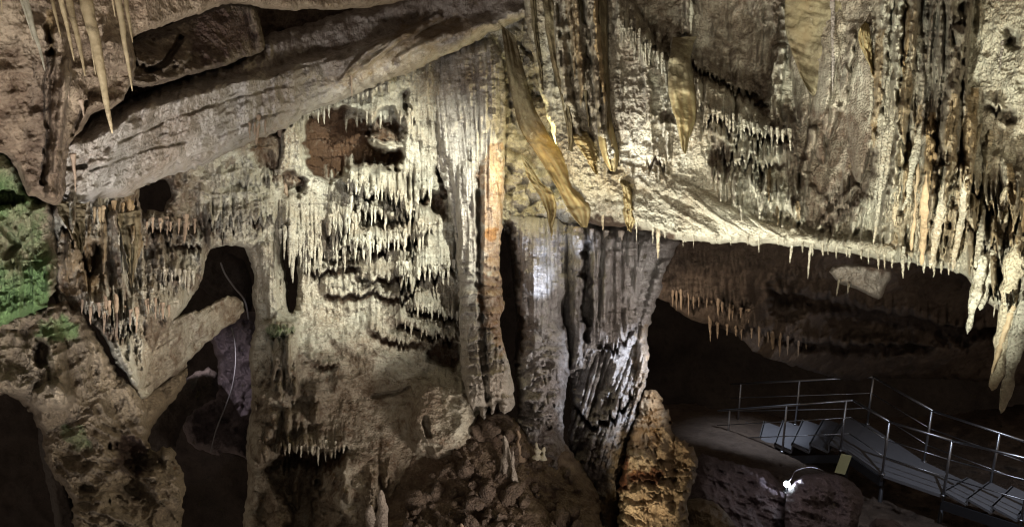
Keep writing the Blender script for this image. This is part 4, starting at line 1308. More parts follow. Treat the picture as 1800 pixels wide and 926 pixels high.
def small_stalactite(px, py, lpx, w, d, mat, label, group, lean=0.0, tipd=None):
    k = (mat, rng.randrange(9))
    if k not in variants:
        V, q, tr = cone_mesh(1.0, 0.14, k[1] * 7 + 1, 9, 16, 0.40, 0.1, 0.50 + 0.08 * (k[1] % 4), bend=0.05, flat=0.8, root=0.85)
        V = V.copy()
        V[:, :2] /= 0.14
        variants[k] = link_mesh('stalactite', V, q, M[mat], tris=tr)
        o = variants[k]
    else:
        o = variants[k].copy()
        C.objects.link(o)
    top = P(px, py, d)
    L = hang_len(px, py, d, py + lpx)
    r0 = 0.5 * w / FPX * d
    o.location = top
    o.scale = (r0, r0, L)
    o.rotation_euler = (-0.10 + lean, lean, 0)
    if tipd is not None:
        tip = P(px + lean * lpx, py + lpx, tipd)
        o.scale = (r0, r0, (top - tip).length)
        o.rotation_mode = 'QUATERNION'
        o.rotation_quaternion = (top - tip).to_track_quat('Z', 'Y')
    return tag(o, label, 'stalactite', group, 'thing')


def fringe(rock, line, n, lmin, lmax, w, mat, label, group, up=6, proud=0.03, spread=2):
    xs = [a[0] for a in line]
    ys = [a[1] for a in line]
    for i in range(n):
        x = xs[0] + (xs[-1] - xs[0]) * (i + 0.5 + rng.uniform(-0.35, 0.35)) / n
        y = float(np.interp(x, xs, ys)) - up + rng.uniform(-spread, spread)
        l = lmin * 0.5 + (lmax * 1.15 - lmin * 0.5) * rng.random() ** 2.0 * (0.7 + 0.6 * float(vn(np.array([[x / 26.0, y / 50.0, len(group)]]), 1.0, 5)[0]))
        dl = min(rock.depth_at(x, y), rock.depth_at(x + 3, y - 4), rock.depth_at(x - 3, y - 4)) - proud
        up2 = up + 4 + 0.5 * l
        y = y + up - up2
        L_ = (l + up2) / FPX * dl
        top_d = min(rock.depth_at(x, y) + 0.02, dl + 0.45 * L_)
        small_stalactite(x, y, l + up2, w * rng.uniform(0.6, 1.3) * (0.6 + 0.4 * l / lmax), top_d, mat, label, group, rng.uniform(-0.03, 0.03), tipd=dl + 0.1 * L_)


# ---- the long cream stalactites, upper left, with the bit of roof they hang from
nx, ny = 60, 40
gx, gy = np.meshgrid(np.linspace(-4.2, -1.35, nx), np.linspace(2.2, 5.2, ny))
pp = np.stack([gx, gy, gx * 0], -1)
gz = 0.50 + 0.12 * fbm(pp, 1.2, 4, 3) + 0.04 * fbm(pp, 5.0, 3, 4)
V = np.concatenate([np.stack([gx, gy, gz], -1).reshape(-1, 3), np.stack([gx, gy, gz + 0.9], -1).reshape(-1, 3)])
ii = np.arange(nx * ny).reshape(ny, nx)
qa = np.stack([ii[:-1, :-1], ii[1:, :-1], ii[1:, 1:], ii[:-1, 1:]], -1).reshape(-1, 4)
rings_ = np.concatenate([ii[0, :], ii[1:, -1], ii[-1, :-1][::-1], ii[1:-1, 0][::-1]])
rn = np.roll(rings_, -1)
sk = np.stack([rings_, rn, rn + nx * ny, rings_ + nx * ny], -1)
tag(link_mesh('cave_roof', V, np.concatenate([qa, qa[:, ::-1] + nx * ny, sk]), M['slab'], stain=np.zeros((len(V), 3))), kind='structure')
G = 'long cream stalactites at the upper left'
for (x, y2, x2, w, lab, mt) in [
        (150, 234, 196, 25, 'longest and thickest cream stalactite, its tip in front of the tilted grey slab', 'cream'),
        (206, 160, 233, 15, 'cream stalactite second from the right of the upper-left cluster, tip over the brown hollow', 'cream'),
        (220, 75, 233, 12, 'short cream stalactite rightmost in the upper-left cluster', 'cream'),
        (90, 66, 107, 10, 'slim cream stalactite second shortest left of the thick one, tip level with the rock crack', 'cream'),
        (106, 107, 131, 12, 'cream stalactite in the middle of the cluster, left of the three longest', 'cream'),
        (120, 134, 151, 15, 'cream stalactite just left of the thickest one, reddish along one side', 'cream'),
        (150, 131, 167, 8, 'thin cream stalactite half hidden by the thickest one', 'cream'),
        (42, 124, 79, 13, 'grey-cream stalactite hanging apart at the left of the cluster, against brown rock', 'white'),
        (34, 72, 60, 8, 'thin grey stalactite beside the one hanging apart at upper left', 'white'),
        (197, 31, 203, 8, 'very short cream stalactite beside the two at the right of the cluster', 'cream'),
        (1, 24, 3, 6, 'tiny stalactite tip at the top left corner', 'cream')]:
    top_y = -95
    xt = x - (x2 - x) / (y2 + 10) * (top_y + 10) * -1
    stalactite(xt, top_y, x2, y2, w * 1.12, 3.55 + rng.uniform(-0.1, 0.15), mt, lab, G, lump=0.13, segs=16, taper=0.62, flare=0.3, bend=0.012, flat=0.9)
stalactite(128, 270, 134, 338, 9, 4.65, 'brown', 'thin brown stalactite with a bent tip over the lower left end of the grey slab', None, segs=8)
stalactite(142, 175, 148, 205, 10, 4.5, 'brown', 'stubby brown stalactite on the cracked rock left of the slab', None, segs=8)
stalactite(118, 150, 122, 178, 8, 4.5, 'brown', 'tiny brown stalactite beside the crack at upper left', None, segs=8)


# ---- curtains (draperies)
def polyat(pl, t):
    pl = np.array(pl, float)
    s = np.concatenate([[0], np.cumsum(np.hypot(*(pl[1:] - pl[:-1]).T))])
    s /= s[-1]
    return np.stack([np.interp(t, s, pl[:, 0]), np.interp(t, s, pl[:, 1])], -1)


def curtain(left, right, dl, dr, mat, label, group=None, thick=0.035, waves=2.0, amp=0.05, nu=24, nv=90, name='curtain', seed=1, bead=0.008, hug=(0.06, 0.03), bulge=0.14, gold=(0.5, 1.0, 0.0, 1.0)):
    t = np.linspace(0, 1, nv)
    sm = lambda a: np.stack([np.convolve(np.pad(a[:, k], 4, mode='edge'), np.ones(9) / 9, 'valid') for k in (0, 1)], -1)
    A = sm(polyat(left, t))
    B = sm(polyat(right, t))
    A = A + 1.3 * np.stack([vn(np.stack([t * 14, t * 0, t * 0 + seed], -1), 1.0, 3), t * 0], -1)
    B = B + 1.3 * np.stack([vn(np.stack([t * 14, t * 0 + 7, t * 0 + seed], -1), 1.0, 3), t * 0], -1)
    u = np.linspace(0, 1, nu)
    U, T = np.meshgrid(u, t)
    px = A[:, None, 0] * (1 - U) + B[:, None, 0] * U
    py = A[:, None, 1] * (1 - U) + B[:, None, 1] * U
    d = dl * (1 - U) + dr * U
    if hug is not None:
        base = rightm.base_at(px, py)
        k_ = np.ones(11) / 11
        base = np.apply_along_axis(lambda c: np.convolve(np.pad(c, 5, mode='edge'), k_, 'valid'), 0, base)
        rise = sstep(0.0, 0.22, T)
        d = base + 0.06 - (hug[0] * (1 - U) + hug[1] * U + bulge * np.sqrt(np.clip(1 - (2 * U - 1) ** 2, 0, 1))) * rise
    d = d + 0.5 * amp * np.sin(U * waves * 2 * math.pi + T * 3 + seed) * np.clip(T * 3, 0.2, 1) + 0.05 * vn(np.stack([U * 3, T * 7, U * 0 + seed], -1), 1.0, 9) + 0.022 * vn(np.stack([U * 4, T * 40, U * 0 + seed], -1), 1.0, 19) + 0.02 * vn(np.stack([U * 9, T * 12, U * 0 + seed], -1), 1.0, 29)
    be = bead * (np.exp(-(U / 0.09) ** 2) + np.exp(-((1 - U) / 0.09) ** 2)) + 0.006 * vn(np.stack([U * 3, T * 60, U * 0 + seed], -1), 1.0, 9)
    th = thick * 0.5 * (0.6 + 0.4 * (1 - T)) + be
    F = Pn(px, py, d - th).reshape(-1, 3)
    Bk = Pn(px, py, d + th).reshape(-1, 3)
    n = nu * nv
    ii = np.arange(n).reshape(nv, nu)
    q = np.stack([ii[:-1, :-1], ii[1:, :-1], ii[1:, 1:], ii[:-1, 1:]], -1).reshape(-1, 4)
    rr = np.concatenate([ii[0, :], ii[1:, -1], ii[-1, :-1][::-1], ii[1:-1, 0][::-1]])
    rn = np.roll(rr, -1)
    sk = np.stack([rr, rn, rn + n, rr + n], -1)
    gl = gold[2] + (gold[3] - gold[2]) * sstep(gold[0], gold[1], T)
    st = np.stack([U, gl, U * 0], -1).reshape(-1, 3).astype(np.float32)
    o = link_mesh(name, np.concatenate([F, Bk]), np.concatenate([q, q[:, ::-1] + n, sk]), M[mat], stain=np.concatenate([st, st]))
    return tag(o, label, 'curtain', group, 'thing')


G = 'golden curtains at the centre top'
curtain([(880, 40), (893, 130), (903, 190), (915, 235), (940, 265), (962, 300), (985, 345), (1005, 382), (1024, 402)],
        [(905, 60), (925, 140), (940, 195), (962, 232), (988, 268), (1002, 300), (1014, 335), (1042, 366), (1030, 404)], 8.85, 8.95, 'gold',
        'longest wavy golden curtain swooping down to a striped orange tip above the ribbed column', G, amp=0.05, nv=110, seed=3, waves=1.5, hug=(0.30, 0.10), bulge=0.10, gold=(0.45, 0.9, 0.12, 1.0))
curtain([(914, 268), (925, 308), (944, 338), (960, 368), (966, 404)], [(934, 292), (955, 326), (974, 336), (978, 368), (969, 420)], 8.8, 8.85, 'gold',
        'short yellow curtain hanging left of the longest golden curtain', G, amp=0.05, seed=5, hug=None, gold=(0.0, 0.3, 0.5, 0.9))
curtain([(950, -40), (960, 60), (972, 120), (986, 170), (997, 225), (1000, 268)], [(978, -40), (986, 50), (991, 110), (1001, 165), (1011, 225), (1006, 272)], 8.8, 8.75, 'tan',
        'long narrow tan curtain right of the longest golden curtain', G, amp=0.04, nv=90, seed=7, hug=(0.30,0.15), gold=(0.7,1.0,0.0,0.25))
curtain([(1002, 224), (1010, 250), (1028, 276), (1044, 304)], [(1024, 222), (1040, 246), (1050, 270), (1050, 310)], 8.75, 8.75, 'gold',
        'small glowing orange curtain between two long tan strips', G, amp=0.05, seed=9, hug=(0.35,0.2), gold=(0,.3,.6,1.0))
curtain([(1042, -40), (1048, 100), (1054, 200), (1050, 244), (1060, 280), (1076, 304)], [(1066, -40), (1069, 100), (1074, 200), (1082, 240), (1090, 282), (1081, 306)], 8.55, 8.5, 'gold',
        'long straight curtain with a glowing orange foot, right of the small glowing one', G, amp=0.04, nv=100, seed=11, hug=(0.38,0.2), gold=(0.68,.8,.05,1.0))
curtain([(1088, 308), (1096, 348), (1094, 372), (1104, 406)], [(1101, 306), (1112, 346), (1119, 386), (1109, 410)], 8.6, 8.6, 'gold',
        'small orange curtain over the lip, right of the striped tip', G, amp=0.03, seed=13, hug=(0.35,0.25), gold=(0,.5,.3,.9))
curtain([(1008, -40), (1014, 60), (1024, 150), (1034, 226)], [(1020, -40), (1028, 60), (1034, 150), (1038, 230)], 8.7, 8.6, 'tan',
        'narrow tan strip curtain above the small glowing curtain', G, amp=0.03, nv=80, seed=15, hug=(0.28,0.15), gold=(0.7,1.0,0.0,0.2))
curtain([(930, -40), (934, 40), (945, 110), (952, 160)], [(940, -40), (944, 40), (952, 110), (956, 164)], 8.9, 8.8, 'tan',
        'thin tan strip curtain at the left above the longest golden curtain', G, amp=0.03, nv=70, seed=17, hug=(0.3,0.15), gold=(0.7,1.0,0.0,0.2))
curtain([(1184, 62), (1172, 128), (1178, 180), (1190, 222), (1200, 268)], [(1226, 60), (1212, 100), (1222, 150), (1225, 200), (1213, 242), (1205, 276)], 8.45, 8.6, 'gold',
        'brown and gold spear-shaped curtain standing alone on the grey ceiling', None, amp=0.03, nv=60, seed=19, hug=(0.32,0.22), gold=(0.2,.7,.1,0.8))
curtain([(1379, -60), (1380, 50), (1392, 96), (1408, 136), (1421, 162)], [(1482, -60), (1480, 60), (1472, 130), (1450, 180), (1424, 168)], 7.85, 8.0, 'tan',
        'wide smooth tan curtain with a pale beaded edge at the top right', None, amp=0.04, nv=70, nu=26, seed=21, waves=1.5, bead=0.03, hug=(0.35, -0.04), bulge=0.08, gold=(0.3,1.,.3,0.0))
curtain([(1523, 34), (1506, 58), (1512, 84), (1525, 108), (1533, 134)], [(1527, 36), (1531, 70), (1534, 104), (1537, 138)], 7.0, 7.05, 'gold',
        'small rust-orange flag-shaped curtain among the right-hand ribs', None, amp=0.03, nv=40, seed=23, hug=(0.3,0.15), gold=(0,.5,.7,.9))
curtain([(94, 348), (106, 384), (128, 414), (142, 446)], [(152, 356), (150, 388), (150, 418), (146, 448)], 5.2, 5.4, 'tan',
        'small folded pale curtain just right of the green rock', None, amp=0.05, nv=40, nu=20, seed=27, waves=3, hug=None, gold=(0,1,0.1,0.0))
curtain([(205, 372), (212, 410), (222, 450), (228, 505)], [(246, 366), (246, 410), (240, 455), (232, 510)], 6.2, 6.3, 'tan',
        'brown root-like curtain hanging under the low end of the slab', None, amp=0.06, nv=50, nu=18, seed=29, waves=2.4, hug=None, gold=(0,1,0,0.0))

# ---- single stalactites on the right-hand mass
for (x, y, x2, y2, w, mt, lab) in [
        (1464, -40, 1461, 161, 9, 'brown', 'straight brown stalactite hanging right beside the wide beaded curtain'),
        (1539, 30, 1532, 220, 11, 'white', 'pale stalactite running past the rust flag curtain'),
        (1612, -40, 1615, 123, 8, 'white', 'pale thin stalactite ending on the dark stained rock, upper right'),
        (1575, -30, 1556, 168, 13, 'white', 'pale ribbed stalactite next to the rust flag, on its right'),
        (1600, -40, 1560, 335, 15, 'white', 'very long pale leaning stalactite in the right-hand ribs'),
        (1562, 220, 1530, 428, 12, 'white', 'long pale stalactite ending just above the ceiling lip'),
        (1582, 260, 1569, 398, 13, 'cream', 'cream stalactite beside the long one that ends above the lip'),
        (1622, 215, 1592, 370, 14, 'white', 'broad pale stalactite in the middle of the right-hand ribs'),
        (1632, 195, 1650, 332, 7, 'rust', 'thin forked rusty stalactite under the dark stained rock'),
        (1640, 195, 1636, 235, 6, 'rust', 'tiny rusty stalactite above the thin forked one'),
        (1640, 270, 1620, 466, 20, 'rust', 'thick rusty orange stalactite reaching the ceiling lip'),
        (1674, 285, 1640, 472, 20, 'white', 'thick grey-white stalactite right of the rusty orange one'),
        (1702, 310, 1671, 474, 15, 'white', 'grey-white stalactite, next but one right of the rusty orange one'),
        (1612, 270, 1600, 440, 15, 'rust', 'rusty stalactite immediately left of the thick rusty orange one'),
        (1724, 215, 1712, 275, 7, 'cream', 'thin cream stalactite on the bright cream rock at right'),
        (1744, 225, 1730, 300, 9, 'cream', 'cream stalactite with a broad root on the bright cream rock'),
        (1765, 62, 1758, 125, 6, 'brown', 'small brown spike on the bright cream wall'),
        (1736, 300, 1712, 470, 17, 'white', 'pale knobbly stalactite below the bright cream rock'),
        (1770, 330, 1748, 500, 18, 'cream', 'cream knobbly stalactite near the right edge'),
        (1795, 350, 1776, 480, 18, 'rust', 'rusty knobbly stalactite at the right edge'),
        (1728, 450, 1700, 586, 22, 'white', 'pale stalactite hanging lowest left of the two giants at lower right'),
        (1746, 440, 1722, 544, 28, 'white', 'stout pale stalactite between the lowest left one and the giants'),
        (1757, 470, 1746, 556, 11, 'white', 'thin pale stalactite beside the stout pale one'),
        (1796, 420, 1743, 684, 38, 'cream', 'giant cream stalactite with a blunt tip at lower right'),
        (1786, 520, 1741, 655, 14, 'rust', 'rusty stalactite fused to the side of the giant blunt one'),
        (1826, 440, 1757, 722, 36, 'white', 'longest giant pale stalactite, its tip lowest of all at lower right'),
        (1140, 50, 1137, 215, 7, 'white', 'very thin pale stalactite over rough grey rock, top centre right'),
        (1214, 0, 1216, 60, 9, 'white', 'short knobbly stalactite at the left of the dark ceiling hollow'),
        (1364, 110, 1360, 260, 12, 'white', 'knobbly stalactite at the right of the dark ceiling hollow'),
        (1157, 400, 1157, 455, 10, 'cream', 'cream stalactite hanging from the lip above the dark passage, leftmost'),
        (1060, 370, 1060, 405, 7, 'cream', 'small cream stalactite beside the striped orange tip'),
        (1395, 395, 1389, 462, 9, 'white', 'longest thin stalactite hanging from the middle of the ceiling lip'),
        (1425, 430, 1420, 490, 6, 'white', 'needle-thin stalactite left of the pale pendant slab'),
        (1475, 490, 1470, 520, 5, 'white', 'left one of two tiny points under the pale pendant slab'),
        (1492, 498, 1490, 516, 5, 'white', 'right one of two tiny points under the pale pendant slab')]:
    d = rightm.depth_at(x, max(y, -80)) + (0.03 if y2 < 500 else -0.02)
    td = None
    if y2 < 440:
        td = min(rightm.depth_at(x2, y2), rightm.depth_at(x2, y2 - 8)) - 0.06
    elif w >= 13 and y2 < 500:
        td = rightm.depth_at(x2, 440) - 0.05
    if 'pendant' in lab and 'needle' not in lab:
        d = 8.85
    stalactite(x, y, x2, y2, w * 1.1, d, {'white': 'right', 'cream': 'rightwarm', 'rust': 'rust', 'brown': 'pipe'}[mt], lab, 'single stalactites on the right-hand ceiling', lump=0.42, segs=14 if w > 12 else 9,
               taper=0.42 if w > 12 else 0.6, tipd=td, root=0.35, flare=0.2, bend=0.03)

# ---- fringes: many alike, each a stalactite of its own
FR = [
    (wall, [(362, 388), (400, 394), (445, 388)], 14, 26, 66, 13, 'wall', 'pale pointed stalactite in the fringe over the dark opening', 'fringe over the dark opening'),
    (wall, [(492, 418), (520, 432), (572, 444)], 15, 22, 60, 11, 'wall', 'white stalactite in the long fringe right of the black cleft', 'fringe right of the black cleft'),
    (wall, [(578, 396), (628, 398)], 8, 26, 62, 11, 'wall', 'cream-white stalactite in the fringe below the brown hollow, at its left', 'fringe below the brown hollow, left'),
    (wall, [(606, 330), (660, 340), (720, 356), (764, 330)], 20, 14, 44, 10, 'wall', 'white stalactite in the broad comb directly below the brown hollow', 'broad comb below the brown hollow'),
    (wall, [(615, 360), (660, 382), (725, 374)], 11, 10, 28, 9, 'wall', 'stalactite in the second comb down from the brown hollow', 'second comb'),
    (wall, [(590, 444), (650, 436), (700, 428), (762, 404)], 16, 12, 40, 9.5, 'wall', 'stalactite in the third comb down the pale wall', 'third comb'),
    (wall, [(576, 455), (625, 456), (668, 442)], 9, 8, 22, 8, 'wall', 'small stalactite in the comb tucked under the third comb at its left', 'comb tucked under the third'),
    (wall, [(695, 474), (740, 486), (804, 470)], 12, 12, 42, 10, 'wall', 'stalactite in the fourth comb, left of the fluted column', 'fourth comb'),
    (wall, [(716, 538), (760, 550), (808, 558)], 11, 8, 22, 8, 'wall', 'stalactite in the slanting comb low beside the fluted column', 'slanting comb'),
    (wall, [(694, 566), (740, 584), (808, 590)], 9, 8, 24, 8, 'wall', 'stalactite in the lowest comb beside the fluted column', 'lowest comb'),
    (wall, [(524, 202), (570, 192), (600, 176)], 8, 10, 30, 8, 'wall', 'small white stalactite just under the slab edge above the brown hollow', 'points under the slab edge'),
    (wall, [(606, 220), (650, 214), (736, 214)], 9, 8, 26, 8, 'wall', 'white stalactite among knobs at the top of the pale wall', 'points among the top knobs'),
    (wall, [(484, 790), (560, 796), (610, 790)], 9, 8, 26, 8, 'wall', 'tiny stalactite over the shadowed niche at the bottom of the pale wall', 'points over the low niche'),
    (leftmid, [(142, 542), (190, 550), (246, 566)], 9, 20, 58, 11, 'brown', 'brown-grey stalactite above the pale leaning slab, in the lower left fringe', 'fringe above the leaning slab'),
    (leftmid, [(250, 540), (300, 550)], 6, 14, 44, 9, 'brown', 'brown stalactite near the middle of the leaning slab', 'points over the leaning slab'),
    (leftmid, [(272, 485), (345, 492)], 8, 14, 40, 9, 'wall', 'pale stalactite left of the dark opening, in the short upper fringe', 'short fringe left of the opening'),
    (leftmid, [(160, 380), (238, 372)], 8, 20, 60, 12, 'rust', 'rusty stalactite under the low end of the grey slab', 'rusty points under the slab'),
    (leftmid, [(255, 400), (350, 402)], 9, 6, 22, 8, 'brown', 'small brown stalactite beneath the little dark hole under the slab', 'points under the little hole'),
    (rightm, [(1236, 204), (1300, 224), (1395, 250)], 14, 14, 46, 8, 'right', 'grey-white stalactite in the fringe just under the dark ceiling hollow', 'fringe under the dark ceiling hollow'),
    (rightm, [(1080, 44), (1140, 92), (1178, 130)], 10, 14, 44, 7, 'right', 'thin white stalactite along the diagonal edge of the dark ceiling hollow', 'points along the diagonal edge'),
    (rightm, [(1110, 404), (1200, 420), (1400, 431)], 11, 6, 20, 5, 'right', 'tiny stalactite hanging from the left half of the ceiling lip', 'points on the left half of the lip'),
    (rightm, [(1405, 435), (1560, 457), (1690, 478)], 20, 8, 34, 8, 'right', 'stalactite hanging from the right half of the ceiling lip', 'points on the right half of the lip'),
    (passage, [(1175, 525), (1250, 540), (1325, 560)], 15, 10, 30, 7, 'brown', 'dim brown stalactite in the middle fringe over the black passage', 'middle fringe over the passage'),
    (passage, [(1245, 578), (1330, 592), (1420, 618)], 13, 12, 34, 8, 'brown', 'dim brown stalactite in the lower fringe over the black passage', 'lower fringe over the passage'),
    (slab, [(430, 236), (470, 224)], 4, 16, 30, 8, 'brown', 'short brown stalactite hanging from the middle of the slab edge', 'points on the slab edge'),
]
for a in FR:
    fringe(*a)
stalactite(617, 130, 619, 172, 6, 8.5, 'brown', 'single thin brown spike on the underside of the tilted slab', None, segs=8)
for (x, y, y2, w, lab) in [(492, 215, 372, 14, 'grey-brown slender pillar hanging left of the brown hollow'), (452, 225, 300, 9, 'thin pillar-like stalactite left of the slender grey-brown pillar')]:
    stalactite(x, y, vp_x(x, y, y2) + 2, y2, w, wall.depth_at(x, y + 30) - 0.15, 'brown', lab, None, segs=10, taper=0.35, flare=0.2)
for (x, y, x2, y2, w, mt, lab) in [(1016, 400, 1020, 640, 15, 'white', 'long white-tipped pipe at the left of the ribbed column'), (1040, 402, 1044, 560, 8, 'brown', 'thin dark pipe in the ribbed column'),
                          (1066, 405, 1052, 545, 9, 'white', 'slim pale pipe in the middle of the ribbed column'), (1092, 405, 1074, 530, 10, 'brown', 'brown pipe in the ribbed column right of the slim pale one')]:
    stalactite(x, y, x2, y2, w, 9.78, 'pipe', lab, 'pipes of the ribbed column', taper=0.35, segs=10)


# ---- stalagmites
def stalagmite(px, py, h, w, d, mat, label, group=None):
    V, q, tr = cone_mesh(1.0, 0.2, rng.randrange(1, 900), 12, 20, 0.8, 0.3, 0.55, tipr=0.2, bend=0.08, flat=0.8)
    V = V.copy()
    V[:, 2] *= -1
    q = [f[::-1] for f in q]
    tr = [f[::-1] for f in tr]
    base = P(px, py, d)
    Hh = hang_len(px, py - h, d, py)
    r0 = 0.5 * w / FPX * d
    V[:, :2] *= r0 / 0.2
    V[:, 2] *= Hh
    V[:, 2] -= 0.12
    o = link_mesh('stalagmite', V, q, M[mat], tris=tr)
    o.location = base
    return tag(o, label, 'stalagmite', group, 'thing')


G = 'stalagmites at the foot of the columns'
stalagmite(886, 838, 88, 24, 8.7, 'pipe', 'tall pale stalagmite left of the group at the foot of the columns', G)
stalagmite(902, 842, 66, 18, 8.6, 'pipe', 'lower pale stalagmite touching the tall one at the foot of the columns', G)
stalagmite(914, 800, 60, 18, 8.9, 'brown', 'brown rounded stalagmite just behind the pale pair', G)
stalagmite(943, 792, 32, 12, 8.9, 'white', 'tiny bright stalagmite lit white beneath the rough grey column', G)
stalagmite(955, 790, 22, 9, 8.9, 'white', 'tiniest bright stalagmite, right of the other tiny lit one', G)
stalagmite(672, 935, 90, 22, 8.2, 'pipe', 'blue-grey spiky stalagmite at the bottom edge, taller of the pair', G)
stalagmite(654, 940, 70, 24, 8.2, 'pipe', 'blue-grey spiky stalagmite at the bottom edge, shorter of the pair', G)
stalagmite(812, 935, 34, 14, 8.0, 'brown', 'small brown stalagmite alone on the rubble at the bottom edge', G)

# ---- loose stones of the rubble slope
import bmesh
svar = []
for k in range(7):
    bm = bmesh.new()
    bmesh.ops.create_icosphere(bm, subdivisions=3, radius=1.0)
    co = np.array([v.co[:] for v in bm.verts])
    c1, c2 = cells(co + k * 5.3, 1.0, k)
    rr = 1 + 0.5 * fbm(co + k * 9, 1.0, 3, k) - 0.5 * np.clip(c1 - 0.3, 0, 1) + 0.10 * fbm(co + k, 4, 2, k, ridged=True)
    sc3 = np.array([1, nrng.uniform(.7, 1), nrng.uniform(.5, .85)])
    for v, r_, in zip(bm.verts, rr):
        v.co = Vector(np.array(v.co[:]) * r_ * sc3)
    me = bpy.data.meshes.new('stone')
    bm.to_mesh(me)
    bm.free()
    for p_ in me.polygons:
        p_.use_smooth = True
    me.materials.append(M['back'])
    svar.append(me)
cnt = 0
while cnt < 120:
    x = rng.uniform(700, 1060)
    y = rng.uniform(735, 940)
    if sdf_poly(np.array([[x]]), np.array([[y]]), [(735, 850), (780, 800), (830, 745), (880, 738), (930, 790), (1010, 830), (1050, 940), (700, 940), (700, 905)])[0, 0] < 4:
        continue
    d = rub.depth_at(x, y)
    s_ = (5 + 17 * rng.random() ** 1.7) / FPX * d
    o = bpy.data.objects.new('stone', svar[cnt % 7])
    C.objects.link(o)
    o.location = P(x, y, d - s_ * 0.45)
    o.scale = (s_, s_, s_ * rng.uniform(0.7, 1))
    o.rotation_euler = (rng.uniform(0, 6), rng.uniform(0, 6), rng.uniform(0, 6))
    tag(o, 'loose brown stone lying on the rubble slope at the foot of the pale columns', 'stone', 'loose stones on the rubble slope', 'thing')
    cnt += 1


# ---- tubes, boxes
def tube(pts, r, segs=8, close=True):
    pts = [Vector(p) for p in pts]
    V = []
    q = []
    up0 = Vector((0, 0, 1))
    for i, p in enumerate(pts):
        d = (pts[min(i + 1, len(pts) - 1)] - pts[max(i - 1, 0)]).normalized()
        a = d.cross(up0 if abs(d.z) < 0.95 else Vector((1, 0, 0))).normalized()
        b = d.cross(a)
        for j in range(segs):
            t = 2 * math.pi * j / segs
            V.append(p + (a * math.cos(t) + b * math.sin(t)) * r)
    for i in range(len(pts) - 1):
        for j in range(segs):
            k = (j + 1) % segs
            q.append((i * segs + j, i * segs + k, (i + 1) * segs + k, (i + 1) * segs + j))
    tr = []
    n = len(V)
    V.append(pts[0])
    V.append(pts[-1])
    for j in range(segs):
        k = (j + 1) % segs
        tr.append((n, k, j))
        tr.append((n + 1, (len(pts) - 1) * segs + j, (len(pts) - 1) * segs + k))
    return [tuple(v) for v in V], q, tr


def join(parts):
    V, Q, T = [], [], []
    for v, q, t in parts:
        o = len(V)
        V += [tuple(x) for x in v]
        Q += [tuple(i + o for i in f) for f in q]
        T += [tuple(i + o for i in f) for f in t]
    return V, Q, T


def smooth_path(pts, n=8):
    out = []
    P_ = [pts[0]] + list(pts) + [pts[-1]]
    for i in range(1, len(P_) - 2):
        for k in range(n):
            t = k / n
            a, b, c, d = [Vector(x) for x in P_[i - 1:i + 3]]
            out.append(0.5 * ((2 * b) + (-a + c) * t + (2 * a - 5 * b + 4 * c - d) * t * t + (-a + 3 * b - 3 * c + d) * t ** 3))
    out.append(Vector(P_[-2]))
    return out


def tube_obj(name, pts, r, mat, parent=None, n=8):
    v, q, t = tube(smooth_path(pts, n), r)
    return link_mesh(name, v, q, M[mat], parent, tris=t)


o = tube_obj('cable', [P(388, 462, 10.6), P(396, 482, 10.5), P(412, 505, 10.4), P(430, 528, 10.3), P(437, 560, 10.6)], 0.012, 'cable')
tag(o, 'thin pale cable crossing the top of the dark opening', 'cable', kind='thing')
o = tube_obj('cable', [P(407, 575, 10.9), P(413, 600, 10.9), P(414, 640, 10.8), P(408, 680, 10.7), P(396, 715, 10.6), P(380, 755, 10.5), P(370, 795, 10.4)], 0.009, 'cable')
tag(o, 'pale cable hanging in a long curve over the purple rock', 'cable', kind='thing')


# ---- the walkway
def prism(a, b, c, d, th):
    """slab with top corners a b c d and thickness th straight down"""
    z = Vector((0, 0, -th))
    V = [a, b, c, d, a + z, b + z, c + z, d + z]
    return V, [(0, 1, 2, 3), (7, 6, 5, 4), (0, 4, 5, 1), (1, 5, 6, 2), (2, 6, 7, 3), (3, 7, 4, 0)], []


RH = 1.05
dn = Vector((0, 0, -RH))
nA0, nA, nB, nC, nD, nE = P(1262, 722, 18.3), P(1283, 720.5, 18.0), P(1500, 703, 15.37), P(1563, 741, 14.5), P(1673, 774, 13.78), P(1815, 808, 12.45)
nF = nE + (nE - nD) * 0.9
fa0, fb, fc, fd = P(1285, 675, 19.1), P(1535, 662, 16.46), P(1640, 722, 14.9), P(1800, 775, 13.5)
fa = fa0.copy()
ff = fd + (fd - fc) * 0.9
root = bpy.data.objects.new('walkway', None)
C.objects.link(root)
root.location = nC + dn
tag(root, 'grey steel stairs and platform with steel railings in the dark passage, lit bluish', 'walkway', kind='thing')


def wpart(name, geo, mat, parent=None, smooth=False):
    v, q, t = geo
    v = [tuple(Vector(x) - root.location) for x in v]
    return link_mesh(name, v, q, M[mat], parent or root, tris=t, smooth=smooth)


pb = [x + dn for x in (nB, nC, fc, fb)]
fm = fc.lerp(fd, 0.5)
fm.z = nD.z
wpart('platform', prism(*pb, 0.06), 'tread')
wpart('platform', prism(pb[1] + Vector((0, 0, -.003)), nD + dn, fm + dn, pb[2] + Vector((0, 0, -.003)), 0.06), 'tread')
wpart('platform_frame', join([prism(pb[0] + Vector((-.03, 0, -.063)), pb[1] + Vector((-.03, 0, -.063)), pb[1] + Vector((.03, 0, -.063)), pb[0] + Vector((.03, 0, -.063)), 0.18),
                              prism(pb[2] + Vector((-.09, 0, -.063)), pb[3] + Vector((-.09, 0, -.063)), pb[3] + Vector((-.03, 0, -.063)), pb[2] + Vector((-.03, 0, -.063)), 0.18)]), 'under')


